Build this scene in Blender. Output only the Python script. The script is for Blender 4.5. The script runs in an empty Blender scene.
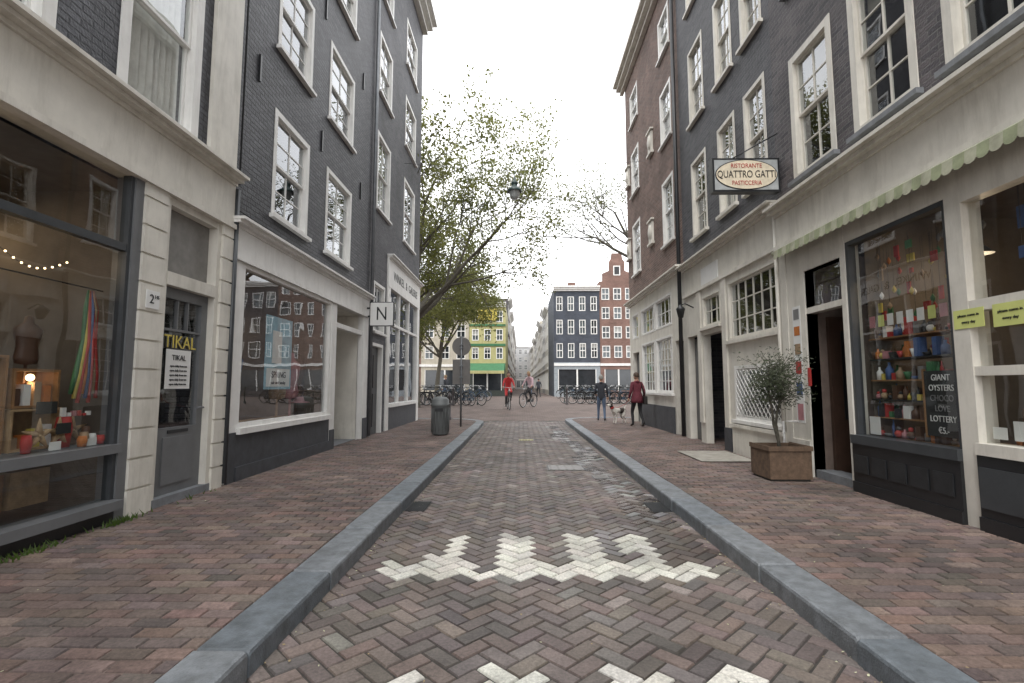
import bpy, bmesh, math, random
from mathutils import Vector, Matrix
random.seed(7)
R=random.Random(11)
scene=bpy.context.scene
COL=scene.collection
# ------------------------------------------------------------------ materials
MATS={}
def nt(name):
    m=bpy.data.materials.new(name); m.use_nodes=True
    n=m.node_tree; b=n.nodes['Principled BSDF']
    return m,n,b
def L_(n,a,b): n.links.new(a,b)
def mat(name,col,rough=.6,var=.25,scale=6,bump=.1,bscale=60,metal=0,spec=.5,dirt=0,coat=0):
    if name in MATS: return MATS[name]
    m,n,b=nt(name)
    geo=n.nodes.new('ShaderNodeNewGeometry')
    no=n.nodes.new('ShaderNodeTexNoise'); no.inputs['Scale'].default_value=scale; no.inputs['Detail'].default_value=4; no.inputs['Roughness'].default_value=.65
    L_(n,geo.outputs['Position'],no.inputs['Vector'])
    mx=n.nodes.new('ShaderNodeMapRange'); mx.inputs['From Min'].default_value=.3; mx.inputs['From Max'].default_value=.7
    mx.inputs['To Min'].default_value=1-var; mx.inputs['To Max'].default_value=1+var*.5
    L_(n,no.outputs['Fac'],mx.inputs['Value'])
    mul=n.nodes.new('ShaderNodeMix'); mul.data_type='RGBA'; mul.blend_type='MULTIPLY'; mul.inputs['Factor'].default_value=1
    mul.inputs['A'].default_value=(*col,1)
    L_(n,mx.outputs['Result'],mul.inputs['B'])
    last=mul.outputs['Result']
    if dirt>0:
        n2=n.nodes.new('ShaderNodeTexNoise'); n2.inputs['Scale'].default_value=1.3; n2.inputs['Detail'].default_value=7; n2.inputs['Roughness'].default_value=.75
        mp=n.nodes.new('ShaderNodeMapping'); mp.inputs['Scale'].default_value=(3.5,3.5,.5)
        L_(n,geo.outputs['Position'],mp.inputs['Vector']); L_(n,mp.outputs['Vector'],n2.inputs['Vector'])
        r2=n.nodes.new('ShaderNodeMapRange'); r2.inputs['From Min'].default_value=.48; r2.inputs['From Max'].default_value=.75
        r2.inputs['To Min'].default_value=0; r2.inputs['To Max'].default_value=dirt
        L_(n,n2.outputs['Fac'],r2.inputs['Value'])
        m2=n.nodes.new('ShaderNodeMix'); m2.data_type='RGBA'; m2.inputs['B'].default_value=(col[0]*.35,col[1]*.33,col[2]*.28,1)
        L_(n,r2.outputs['Result'],m2.inputs['Factor']); L_(n,last,m2.inputs['A']); last=m2.outputs['Result']
    L_(n,last,b.inputs['Base Color'])
    b.inputs['Roughness'].default_value=rough; b.inputs['Metallic'].default_value=metal
    b.inputs['Specular IOR Level'].default_value=spec; b.inputs['Coat Weight'].default_value=coat
    if bump>0:
        nb=n.nodes.new('ShaderNodeTexNoise'); nb.inputs['Scale'].default_value=bscale; nb.inputs['Detail'].default_value=3
        L_(n,geo.outputs['Position'],nb.inputs['Vector'])
        bp=n.nodes.new('ShaderNodeBump'); bp.inputs['Strength'].default_value=bump; bp.inputs['Distance'].default_value=.01
        L_(n,nb.outputs['Fac'],bp.inputs['Height']); L_(n,bp.outputs['Normal'],b.inputs['Normal'])
    MATS[name]=m; return m
def brickmat(name,c1,c2,mortar,rough=.75,bw=.22,rh=.068,ms=.007,bump=.8,flat=False,patch=.35,rot=0):
    if name in MATS: return MATS[name]
    m,n,b=nt(name)
    geo=n.nodes.new('ShaderNodeNewGeometry'); sp=n.nodes.new('ShaderNodeSeparateXYZ'); L_(n,geo.outputs['Position'],sp.inputs[0])
    cb=n.nodes.new('ShaderNodeCombineXYZ')
    if flat:
        L_(n,sp.outputs['X'],cb.inputs['X']); L_(n,sp.outputs['Y'],cb.inputs['Y'])
    else:
        ad=n.nodes.new('ShaderNodeMath'); L_(n,sp.outputs['X'],ad.inputs[0]); L_(n,sp.outputs['Y'],ad.inputs[1])
        L_(n,ad.outputs[0],cb.inputs['X']); L_(n,sp.outputs['Z'],cb.inputs['Y'])
    br=n.nodes.new('ShaderNodeTexBrick'); br.inputs['Scale'].default_value=1; br.inputs['Brick Width'].default_value=bw; br.inputs['Row Height'].default_value=rh
    br.inputs['Mortar Size'].default_value=ms; br.inputs['Mortar Smooth'].default_value=.3
    br.inputs['Color1'].default_value=(*c1,1); br.inputs['Color2'].default_value=(*c2,1); br.inputs['Mortar'].default_value=(*mortar,1)
    nw=n.nodes.new('ShaderNodeTexNoise'); nw.inputs['Scale'].default_value=5; nw.inputs['Detail'].default_value=1; L_(n,geo.outputs['Position'],nw.inputs['Vector'])
    vm=n.nodes.new('ShaderNodeVectorMath'); vm.operation='MULTIPLY_ADD'; vm.inputs[1].default_value=(.02,.02,0)
    L_(n,nw.outputs['Color'],vm.inputs[0]); L_(n,cb.outputs[0],vm.inputs[2]); L_(n,vm.outputs[0],br.inputs['Vector'])
    no=n.nodes.new('ShaderNodeTexNoise'); no.inputs['Scale'].default_value=.9; no.inputs['Detail'].default_value=7; no.inputs['Roughness'].default_value=.72
    L_(n,geo.outputs['Position'],no.inputs['Vector'])
    mr=n.nodes.new('ShaderNodeMapRange'); mr.inputs['From Min'].default_value=.3; mr.inputs['From Max'].default_value=.7; mr.inputs['To Min'].default_value=1-patch; mr.inputs['To Max'].default_value=1+patch
    L_(n,no.outputs['Fac'],mr.inputs['Value'])
    mul=n.nodes.new('ShaderNodeMix'); mul.data_type='RGBA'; mul.blend_type='MULTIPLY'; mul.inputs['Factor'].default_value=1
    L_(n,br.outputs['Color'],mul.inputs['A']); L_(n,mr.outputs['Result'],mul.inputs['B'])
    L_(n,mul.outputs['Result'],b.inputs['Base Color'])
    b.inputs['Roughness'].default_value=rough
    nf=n.nodes.new('ShaderNodeTexNoise'); nf.inputs['Scale'].default_value=40; nf.inputs['Detail'].default_value=3; L_(n,geo.outputs['Position'],nf.inputs['Vector'])
    hh=n.nodes.new('ShaderNodeMath'); hh.operation='MULTIPLY_ADD'; hh.inputs[1].default_value=-1.0; L_(n,br.outputs['Fac'],hh.inputs[0])
    sc=n.nodes.new('ShaderNodeMath'); sc.operation='MULTIPLY'; sc.inputs[1].default_value=.9; L_(n,nf.outputs['Fac'],sc.inputs[0]); L_(n,sc.outputs[0],hh.inputs[2])
    bp=n.nodes.new('ShaderNodeBump'); bp.inputs['Strength'].default_value=bump; bp.inputs['Distance'].default_value=.015
    L_(n,hh.outputs[0],bp.inputs['Height']); L_(n,bp.outputs['Normal'],b.inputs['Normal'])
    MATS[name]=m; return m
def glassmat(name,tint=(.88,.91,.9),boost=.02):
    if name in MATS: return MATS[name]
    m,n,b=nt(name); n.nodes.remove(b); out=n.nodes['Material Output']
    tr=n.nodes.new('ShaderNodeBsdfTransparent'); tr.inputs['Color'].default_value=(*tint,1)
    gl=n.nodes.new('ShaderNodeBsdfGlossy'); gl.inputs['Roughness'].default_value=.01; gl.inputs['Color'].default_value=(.95,.97,1,1)
    geo=n.nodes.new('ShaderNodeNewGeometry'); nw=n.nodes.new('ShaderNodeTexNoise'); nw.inputs['Scale'].default_value=1.6; nw.inputs['Detail'].default_value=1
    L_(n,geo.outputs['Position'],nw.inputs['Vector'])
    bp=n.nodes.new('ShaderNodeBump'); bp.inputs['Strength'].default_value=.12; bp.inputs['Distance'].default_value=.02; L_(n,nw.outputs['Fac'],bp.inputs['Height'])
    L_(n,bp.outputs['Normal'],gl.inputs['Normal'])
    lw=n.nodes.new('ShaderNodeLayerWeight'); lw.inputs['Blend'].default_value=.5
    pw=n.nodes.new('ShaderNodeMath'); pw.operation='POWER'; pw.inputs[1].default_value=3.2; L_(n,lw.outputs['Facing'],pw.inputs[0])
    ad=n.nodes.new('ShaderNodeMath'); ad.operation='MULTIPLY_ADD'; ad.inputs[1].default_value=.85; ad.inputs[2].default_value=.05+boost; ad.use_clamp=True; L_(n,pw.outputs[0],ad.inputs[0])
    mx=n.nodes.new('ShaderNodeMixShader'); L_(n,ad.outputs[0],mx.inputs[0]); L_(n,tr.outputs[0],mx.inputs[1]); L_(n,gl.outputs[0],mx.inputs[2])
    L_(n,mx.outputs[0],out.inputs['Surface']); MATS[name]=m; return m
def leafmat(name,c1,c2,tf=.5):
    if name in MATS: return MATS[name]
    m,n,b=nt(name); out=n.nodes['Material Output']
    geo=n.nodes.new('ShaderNodeNewGeometry'); no=n.nodes.new('ShaderNodeTexNoise'); no.inputs['Scale'].default_value=.8; no.inputs['Detail'].default_value=5
    L_(n,geo.outputs['Position'],no.inputs['Vector'])
    cr=n.nodes.new('ShaderNodeValToRGB'); cr.color_ramp.elements[0].position=.35; cr.color_ramp.elements[1].position=.65
    cr.color_ramp.elements[0].color=(*c1,1); cr.color_ramp.elements[1].color=(*c2,1); L_(n,no.outputs['Fac'],cr.inputs[0])
    L_(n,cr.outputs[0],b.inputs['Base Color']); b.inputs['Roughness'].default_value=.55
    tl=n.nodes.new('ShaderNodeBsdfTranslucent'); L_(n,cr.outputs[0],tl.inputs['Color'])
    mx=n.nodes.new('ShaderNodeMixShader'); mx.inputs[0].default_value=tf; L_(n,b.outputs[0],mx.inputs[1]); L_(n,tl.outputs[0],mx.inputs[2])
    L_(n,mx.outputs[0],out.inputs['Surface']); MATS[name]=m; return m
def attrmat(name,rough=.8,wet=True):
    m,n,b=nt(name)
    at=n.nodes.new('ShaderNodeAttribute'); at.attribute_name='Col'
    geo=n.nodes.new('ShaderNodeNewGeometry')
    n1=n.nodes.new('ShaderNodeTexNoise'); n1.inputs['Scale'].default_value=55; n1.inputs['Detail'].default_value=4; n1.inputs['Roughness'].default_value=.7; L_(n,geo.outputs['Position'],n1.inputs['Vector'])
    n2=n.nodes.new('ShaderNodeTexNoise'); n2.inputs['Scale'].default_value=.9; n2.inputs['Detail'].default_value=8; n2.inputs['Roughness'].default_value=.75; L_(n,geo.outputs['Position'],n2.inputs['Vector'])
    r1=n.nodes.new('ShaderNodeMapRange'); r1.inputs['From Min'].default_value=.3; r1.inputs['From Max'].default_value=.7; r1.inputs['To Min'].default_value=.62; r1.inputs['To Max'].default_value=1.3; L_(n,n1.outputs['Fac'],r1.inputs['Value'])
    r2=n.nodes.new('ShaderNodeMapRange'); r2.inputs['From Min'].default_value=.33; r2.inputs['From Max'].default_value=.67; r2.inputs['To Min'].default_value=.55; r2.inputs['To Max'].default_value=1.35; L_(n,n2.outputs['Fac'],r2.inputs['Value'])
    mm=n.nodes.new('ShaderNodeMath'); mm.operation='MULTIPLY'; L_(n,r1.outputs[0],mm.inputs[0]); L_(n,r2.outputs[0],mm.inputs[1])
    mul=n.nodes.new('ShaderNodeMix'); mul.data_type='RGBA'; mul.blend_type='MULTIPLY'; mul.inputs['Factor'].default_value=1
    L_(n,at.outputs['Color'],mul.inputs['A']); L_(n,mm.outputs[0],mul.inputs['B']); L_(n,mul.outputs['Result'],b.inputs['Base Color'])
    rr=n.nodes.new('ShaderNodeMapRange'); rr.inputs['To Min'].default_value=rough; rr.inputs['To Max'].default_value=.10; L_(n,at.outputs['Alpha'],rr.inputs['Value']); L_(n,rr.outputs[0],b.inputs['Roughness'])
    bp=n.nodes.new('ShaderNodeBump'); bp.inputs['Strength'].default_value=.4; bp.inputs['Distance'].default_value=.004; L_(n,n1.outputs['Fac'],bp.inputs['Height']); L_(n,bp.outputs['Normal'],b.inputs['Normal'])
    MATS[name]=m; return m

DARKBR=brickmat('dark_painted_brick',(.036,.037,.045),(.078,.079,.092),(.022,.023,.028),rough=.5,ms=.010,patch=.4)
DARKBR2=brickmat('blue_black_brick',(.036,.037,.045),(.075,.073,.083),(.09,.09,.093),rough=.6,patch=.4)
DARKBR3=brickmat('grey_purple_brick',(.05,.045,.052),(.10,.085,.09),(.12,.115,.11),rough=.65,patch=.4)
REDBR=brickmat('brown_red_brick',(.13,.078,.062),(.21,.128,.104),(.24,.22,.195),rough=.8)
REDBR2=brickmat('far_red_brick',(.17,.085,.068),(.22,.115,.09),(.28,.24,.2),rough=.8)
CREAM=mat('cream_paint',(.70,.67,.60),.5,.12,3,.08,40,dirt=.42)
WHITE=mat('white_paint',(.80,.79,.76),.45,.08,4,.06,40,dirt=.3)
GREYP=mat('grey_paint',(.15,.155,.16),.4,.15,4,.05)
DGREY=mat('dark_grey_paint',(.05,.055,.06),.35,.2,4,.05)
BLACKP=mat('black_paint',(.018,.019,.021),.3,.25,4,.05)
STONE=mat('grey_stone',(.2,.21,.225),.65,.25,9,.3,90,dirt=.4)
PLINTH=mat('dark_stone',(.06,.064,.073),.55,.3,7,.25,70,dirt=.4)
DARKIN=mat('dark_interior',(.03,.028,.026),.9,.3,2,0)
SHOPIN=mat('shop_interior_wall',(.16,.135,.11),.9,.3,2,0)
SHOPFL=mat('shop_floor',(.12,.085,.055),.6,.3,2,0)
CURT=mat('curtain_cloth',(.75,.73,.69),.9,.15,8,.05)
BEIGE=mat('beige_blind',(.4,.37,.32),.8,.12,3,.05)
ROOF=mat('roof_slate',(.07,.07,.075),.8,.2,3,.1)
WOOD=mat('wood_crate',(.30,.16,.07),.6,.35,12,.2,50)
WOODL=mat('light_wood',(.42,.28,.15),.6,.3,12,.2,50)
METAL=mat('grey_metal',(.20,.21,.22),.45,.2,8,.05,metal=.6)
DMETAL=mat('dark_metal',(.035,.037,.04),.45,.25,8,.05,metal=.3)
GLASS=glassmat('window_glass',boost=.05); SGLASS=glassmat('shop_glass',(.9,.92,.91),.02)
FGL=[mat('far_pane_dark',(.03,.035,.04),.08,.3,2,0,spec=.8),mat('far_pane_sky',(.10,.12,.13),.08,.3,2,0,spec=.8),mat('far_pane_curtain',(.4,.4,.38),.3,.2,2,0)]
RED=mat('red_item',(.42,.035,.03),.6); ORANGE=mat('orange_item',(.5,.16,.03),.6); YEL=mat('yellow_item',(.62,.5,.10),.6); BLUE=mat('blue_item',(.05,.10,.25),.6)
GRN=mat('green_item',(.05,.17,.07),.6); PINK=mat('pink_item',(.45,.2,.22),.6); WHI=mat('paper_white',(.75,.75,.73),.7,.05,5,0); YPAP=mat('yellow_paper',(.62,.66,.22),.7,.08,5,0)
TAN=mat('tan_item',(.32,.22,.13),.6); GREYI=mat('grey_item',(.2,.2,.2),.5)
BBOARD=mat('chalk_board',(.02,.022,.022),.7,.3,12,0); SKINM=mat('skin',(.45,.26,.18),.55,.1,8,0)
TORSO=mat('brown_torso',(.10,.05,.03),.5)
STOCK=[RED,RED,TORSO,TORSO,TAN,TAN,WHI,GREYI,DMETAL,GRN,ORANGE,YEL,BLUE,PINK,DGREY]
def emis(name,col,s):
    m,n,b=nt(name); b.inputs['Emission Color'].default_value=(*col,1); b.inputs['Emission Strength'].default_value=s; b.inputs['Base Color'].default_value=(.8,.7,.5,1); return m
BULB=emis('bulb_warm',(1,.72,.4),6)
# ------------------------------------------------------------------ mesh builder
class Fac:
    def __init__(s,O,U,N):
        s.O=Vector(O); s.U=Vector(U); s.N=Vector(N); s.flip=(s.U.cross(Vector((0,0,1)))).dot(s.N)<0
    def P(s,u,v,w=0): return s.O+s.U*u+Vector((0,0,v))+s.N*w
WF=Fac((0,0,0),(1,0,0),(0,-1,0))
class MB:
    def __init__(s): s.v=[];s.f=[];s.m=[];s.sm=[];s.mats=[]
    def mi(s,m):
        if m not in s.mats: s.mats.append(m)
        return s.mats.index(m)
    def face(s,pts,m,smooth=False):
        i=len(s.v); s.v.extend([tuple(p) for p in pts]); s.f.append(tuple(range(i,i+len(pts)))); s.m.append(s.mi(m)); s.sm.append(smooth)
    def quad(s,fc,u0,u1,v0,v1,w,m):
        p=[fc.P(u0,v0,w),fc.P(u1,v0,w),fc.P(u1,v1,w),fc.P(u0,v1,w)]
        if fc.flip: p.reverse()
        s.face(p,m)
    def box(s,fc,u0,u1,v0,v1,w0,w1,m):
        if u0>u1:u0,u1=u1,u0
        if w0>w1:w0,w1=w1,w0
        c=[fc.P(u0,v0,w0),fc.P(u1,v0,w0),fc.P(u1,v1,w0),fc.P(u0,v1,w0),fc.P(u0,v0,w1),fc.P(u1,v0,w1),fc.P(u1,v1,w1),fc.P(u0,v1,w1)]
        i=len(s.v); s.v.extend([tuple(p) for p in c]); k=s.mi(m)
        for f in ((4,5,6,7),(0,3,2,1),(0,1,5,4),(3,7,6,2),(0,4,7,3),(1,2,6,5)):
            if fc.flip: f=f[::-1]
            s.f.append(tuple(i+a for a in f)); s.m.append(k); s.sm.append(False)
    def wbox(s,x0,x1,y0,y1,z0,z1,m): s.box(WF,x0,x1,z0,z1,-y1,-y0,m)
    def tube(s,pts,rs,m,n=8,cap=True,smooth=True):
        pts=[Vector(p) for p in pts]
        if not isinstance(rs,(list,tuple)): rs=[rs]*len(pts)
        i0=len(s.v); k=s.mi(m); ref=None
        for j,p in enumerate(pts):
            d=(pts[min(j+1,len(pts)-1)]-pts[max(j-1,0)]).normalized()
            if ref is None:
                ref=Vector((0,0,1)) if abs(d.z)<.9 else Vector((1,0,0))
            a=d.cross(ref)
            if a.length<1e-4: a=d.orthogonal()
            a.normalize(); b=d.cross(a).normalized()
            for q in range(n):
                t=2*math.pi*q/n; s.v.append(tuple(p+(a*math.cos(t)+b*math.sin(t))*rs[j]))
        for j in range(len(pts)-1):
            for q in range(n):
                q2=(q+1)%n
                s.f.append((i0+j*n+q,i0+j*n+q2,i0+(j+1)*n+q2,i0+(j+1)*n+q)); s.m.append(k); s.sm.append(smooth)
        if cap:
            s.f.append(tuple(i0+q for q in range(n))[::-1]); s.m.append(k); s.sm.append(False)
            e=i0+(len(pts)-1)*n; s.f.append(tuple(e+q for q in range(n))); s.m.append(k); s.sm.append(False)
    def lathe(s,c,prof,m,n=16,sx=1,sy=1,smooth=True):
        c=Vector(c); i0=len(s.v); k=s.mi(m)
        for r,z in prof:
            for q in range(n):
                t=2*math.pi*q/n; s.v.append((c.x+r*sx*math.cos(t),c.y+r*sy*math.sin(t),c.z+z))
        for j in range(len(prof)-1):
            for q in range(n):
                q2=(q+1)%n; s.f.append((i0+j*n+q,i0+j*n+q2,i0+(j+1)*n+q2,i0+(j+1)*n+q)); s.m.append(k); s.sm.append(smooth)
    def ball(s,c,r,m,n=10,sx=1,sy=1,sz=1):
        pr=[(r*math.sin(math.pi*j/n)+1e-5,-r*sz*math.cos(math.pi*j/n)) for j in range(n+1)]
        s.lathe(c,pr,m,n+2,sx,sy)
    def build(s,name,parent=None):
        me=bpy.data.meshes.new(name); me.from_pydata(s.v,[],s.f)
        for m in s.mats: me.materials.append(m)
        me.polygons.foreach_set('material_index',s.m); me.polygons.foreach_set('use_smooth',s.sm); me.update()
        o=bpy.data.objects.new(name,me); COL.objects.link(o)
        if parent: o.parent=parent
        return o
def empty(name,loc=(0,0,0)):
    e=bpy.data.objects.new(name,None); e.location=loc; e.empty_display_size=.2; COL.objects.link(e); return e
def text(s,name,parent,fc,u,v,w,size,m,align='CENTER',width=None,ux=None):
    c=bpy.data.curves.new(name,'FONT'); c.body=s; c.size=size; c.extrude=.002; c.align_x=align; c.align_y='CENTER'; c.materials.append(m)
    o=bpy.data.objects.new(name,c); COL.objects.link(o)
    X=fc.U if not fc.flip else -fc.U
    M=Matrix((X,Vector((0,0,1)),fc.N)).transposed().to_4x4(); M.translation=fc.P(u,v,w)
    if ux: M=M@Matrix.Diagonal((ux,1,1,1))
    o.matrix_world=M
    if parent: o.parent=parent
    return o
def lamp(parent,p,energy,cord=.4,shade=True,col=(1,.75,.48)):
    mb=MB(); p=Vector(p); mb.ball(p,.03,BULB,8); mb.tube([p+Vector((0,0,.04)),p+Vector((0,0,cord))],.004,DMETAL,4)
    if shade: mb.lathe(p,[(.03,.09),(.06,.07),(.12,0)],METAL,14)
    mb.build('pendant_lamp',parent)
    l=bpy.data.lights.new('shop_lamp','POINT'); l.energy=energy; l.color=col; l.shadow_soft_size=.05; o=bpy.data.objects.new('shop_lamp_light',l); o.location=p-Vector((0,0,.06)); COL.objects.link(o); o.parent=parent
class Bld:
    def __init__(s,name): s.name=name; s.parts={}; s.root=empty(name)
    def p(s,n):
        if n not in s.parts: s.parts[n]=MB()
        return s.parts[n]
    def finish(s):
        for n,mb in s.parts.items(): mb.build(n,s.root)
def wall(mb,fc,u0,u1,v0,v1,ops,m,reveal=.14,w=0,rm=None):
    us=sorted(set([u0,u1]+[o[0] for o in ops]+[o[1] for o in ops])); vs=sorted(set([v0,v1]+[o[2] for o in ops]+[o[3] for o in ops]))
    us=[u for u in us if u0<=u<=u1]; vs=[v for v in vs if v0<=v<=v1]
    for a,b in zip(us,us[1:]):
        for c,d in zip(vs,vs[1:]):
            mu,mv=(a+b)/2,(c+d)/2
            if any(o[0]<mu<o[1] and o[2]<mv<o[3] for o in ops): continue
            mb.quad(fc,a,b,c,d,w,m)
    rm=rm or m
    for o in ops:
        a,b,c,d=o[:4]
        for (p,q) in (((a,c),(a,d)),((b,c),(b,d)),((a,c),(b,c)),((a,d),(b,d))):
            mb.face([fc.P(p[0],p[1],w),fc.P(q[0],q[1],w),fc.P(q[0],q[1],w-reveal),fc.P(p[0],p[1],w-reveal)],rm)
def curtain(mb,fc,u0,u1,v0,v1,w,m,amp=.03,per=.09):
    n=max(4,int((u1-u0)/per*2)); 
    pts=[(u0+(u1-u0)*i/n,(amp*(1 if i%2 else -1)+R.uniform(-.008,.008))) for i in range(n+1)]
    for (a,wa),(b,wb) in zip(pts,pts[1:]):
        mb.face([fc.P(a,v0,w+wa),fc.P(b,v0,w+wb),fc.P(b,v1,w+wb*.6),fc.P(a,v1,w+wa*.6)],m,True)
def window(b,fc,u0,u1,v0,v1,fm=None,cols=2,rows=2,fw=.075,sill=True,cur=None,split=True,glass=None,wb=0,sillm=None,back=True):
    fm=fm or WHITE; f=b.p('window_frames'); g=b.p('window_glass')
    f.box(fc,u0,u0+fw,v0,v1,wb-.13,wb+.012,fm); f.box(fc,u1-fw,u1,v0,v1,wb-.13,wb+.012,fm)
    f.box(fc,u0+fw,u1-fw,v1-fw,v1,wb-.13,wb+.009,fm); f.box(fc,u0+fw,u1-fw,v0,v0+fw*.8,wb-.13,wb+.009,fm)
    a,c,d,e=u0+fw,u1-fw,v0+fw*.8,v1-fw; sw=.034
    mid=(d+e)/2+(.04 if split else 0)
    parts=[(d,mid,-.12,-.08),(mid-.03,e,-.085,-.045)] if split else [(d,e,-.09,-.04)]
    for (p,q,w0,w1) in parts:
        w0+=wb;w1+=wb
        f.box(fc,a+.001,a+sw,p,q,w0,w1,fm); f.box(fc,c-sw,c-.001,p,q,w0,w1,fm)
        f.box(fc,a+sw,c-sw,p+.001,p+sw,w0,w1,fm); f.box(fc,a+sw,c-sw,q-sw,q-.001,w0,w1,fm)
        wm=(w0+w1)/2; g.quad(fc,a+sw-.005,c-sw+.005,p+sw-.005,q-sw+.005,wm,glass or GLASS)
        for i in range(1,cols):
            x=a+(c-a)*i/cols; f.box(fc,x-.010,x+.010,p+sw,q-sw,wm-.014,wm+.014,fm)
        rr=rows if not split else rows//2
        for i in range(1,max(1,rr)):
            y=p+(q-p)*i/rr; f.box(fc,a+sw,c-sw,y-.009,y+.009,wm-.0125,wm+.0125,fm)
    if sill: f.box(fc,u0-.05,u1+.05,v0-.06,v0-.002,wb-.05,wb+.08,sillm or fm)
    if back:
        it=b.p('interiors')
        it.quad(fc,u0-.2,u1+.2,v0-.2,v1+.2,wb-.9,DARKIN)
        if cur is None: cur=R.choice([0,1,2,3,3])
        if cur==1: curtain(it,fc,a,a+(c-a)*.3,d,e,wb-.2,CURT); curtain(it,fc,c-(c-a)*.3,c,d,e,wb-.2,CURT)
        if cur==2: it.quad(fc,a,c,e-(e-d)*R.uniform(.15,.4),e,wb-.17,BEIGE)
        if cur==4: curtain(it,fc,a,a+(c-a)*.55,d,e,wb-.18,CURT); curtain(it,fc,a+(c-a)*.6,c,d,e,wb-.18,CURT)
def shell(b,fc,u0,u1,h,depth,m,z0=0):
    s=b.p('walls'); e=.012
    s.face([fc.P(u0+e,z0,0),fc.P(u0+e,z0,-depth),fc.P(u0+e,h,-depth),fc.P(u0+e,h,0)],m)
    s.face([fc.P(u1-e,z0,0),fc.P(u1-e,z0,-depth),fc.P(u1-e,h,-depth),fc.P(u1-e,h,0)],m)
    s.face([fc.P(u0+e,z0,-depth),fc.P(u1-e,z0,-depth),fc.P(u1-e,h,-depth),fc.P(u0+e,h,-depth)],m)
    b.p('roof').face([fc.P(u0,h-.02,-.05),fc.P(u1,h-.02,-.05),fc.P(u1,h-.02,-depth),fc.P(u0,h-.02,-depth)],ROOF)
def cornice(mb,fc,u0,u1,z,m,proj=.2,hh=.25):
    mb.box(fc,u0,u1,z,z+hh*.35,0.002,proj*.35,m); mb.box(fc,u0-.01,u1+.01,z+hh*.35,z+hh*.7,0.002,proj*.7,m); mb.box(fc,u0-.02,u1+.02,z+hh*.7,z+hh,0.002,proj,m)
def room(mb,fc,u0,u1,v0,v1,depth,wm=None,fl=None,w=-.02):
    wm=wm or SHOPIN; fl=fl or SHOPFL
    P=fc.P
    mb.face([P(u0,v0,w),P(u1,v0,w),P(u1,v0,-depth),P(u0,v0,-depth)],fl)
    mb.face([P(u0,v1,w),P(u1,v1,w),P(u1,v1,-depth),P(u0,v1,-depth)],wm)
    mb.face([P(u0,v0,w),P(u0,v1,w),P(u0,v1,-depth),P(u0,v0,-depth)],wm)
    mb.face([P(u1,v0,w),P(u1,v1,w),P(u1,v1,-depth),P(u1,v0,-depth)],wm)
    mb.face([P(u0,v0,-depth),P(u1,v0,-depth),P(u1,v1,-depth),P(u0,v1,-depth)],wm)
def gz(y):
    t=min(1,max(0,(y-18)/9.)); return .32*t*t*(3-2*t)
# ------------------------------------------------------------------ ground, road, pavements
LK0,LK1=-1.52,-1.26; RK0,RK1=1.65,1.91; LF,RF=-3.74,4.0
paver=brickmat('brick_paving',(.12,.09,.078),(.165,.12,.104),(.06,.055,.05),flat=True,bw=.21,rh=.105,ms=.008,patch=.35,rough=.85,bump=.4)
mb=MB()
ys=[-400,-40,0,17,18]+[18+i*.75 for i in range(1,13)]+[30,45,80,200,900]; xs=[-600,-60,-15,0,15,60,600]
for a,b in zip(xs,xs[1:]):
    for c,d in zip(ys,ys[1:]):
        mb.face([(a,c,gz(c)-.025),(b,c,gz(c)-.025),(b,d,gz(d)-.025),(a,d,gz(d)-.025)],paver)
mb.build('ground')
SAND=mat('joint_sand',(.05,.045,.04),.95,.35,30,.2,120)
mb=MB()
for c,d in [(-4,18),(18,18.7),(18.7,19.4)]:
    mb.face([(-1.5,c,gz(c)-.009),(1.9,c,gz(c)-.009),(1.9,d,gz(d)-.009),(-1.5,d,gz(d)-.009)],SAND)
mb.build('road_bed')
def bricks(name,items,m,parent=None):
    V=[];F=[];C=[]
    for (cx,cy,Lh,Wh,ang,z,col,wet) in items:
        ca,sa=math.cos(ang),math.sin(ang); i=len(V); c=.008+R.uniform(0,.004)
        tx,ty=R.uniform(-.011,.011),R.uniform(-.011,.011)
        for (l,w,dz) in ((Lh-c,Wh-c,0),(Lh-.002,Wh-.002,-.014)):
            for sx,sy in ((-1,-1),(1,-1),(1,1),(-1,1)):
                a,b=sx*l,sy*w; a+=R.uniform(-.002,.002); b+=R.uniform(-.002,.002)
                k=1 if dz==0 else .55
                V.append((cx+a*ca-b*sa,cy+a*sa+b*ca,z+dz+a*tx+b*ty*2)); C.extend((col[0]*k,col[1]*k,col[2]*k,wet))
        F+= [(i,i+1,i+2,i+3),(i+4,i+5,i+1,i),(i+5,i+6,i+2,i+1),(i+6,i+7,i+3,i+2),(i+7,i+4,i,i+3)]
    me=bpy.data.meshes.new(name); me.from_pydata(V,[],F); at=me.color_attributes.new('Col','FLOAT_COLOR','POINT'); at.data.foreach_set('color',C)
    me.materials.append(m); me.update(); o=bpy.data.objects.new(name,me); COL.objects.link(o); return o
def vc(c,a=.22,hue=.05):
    k=1+R.uniform(-a,a); return (c[0]*k*(1+R.uniform(-hue,hue)),c[1]*k*(1+R.uniform(-hue,hue)),c[2]*k*(1+R.uniform(-hue,hue)))
RB=attrmat('road_bricks',.62)
items=[];W=.102;s2=math.sqrt(.5)
P8=2*W*2*s2  # zigzag period across the road
teeth=[-.60,-.03,.54,.97]
def white(x,y,horiz):
    if -1.06<x<1.40:
        for yb in (3.68,1.52):
            if yb<y<yb+.27: return True
            for t in teeth:
                if yb+.2<y<yb+1.0 and abs(x-t)<(.10 if y<yb+.5 else .085): return True
    return False
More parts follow.
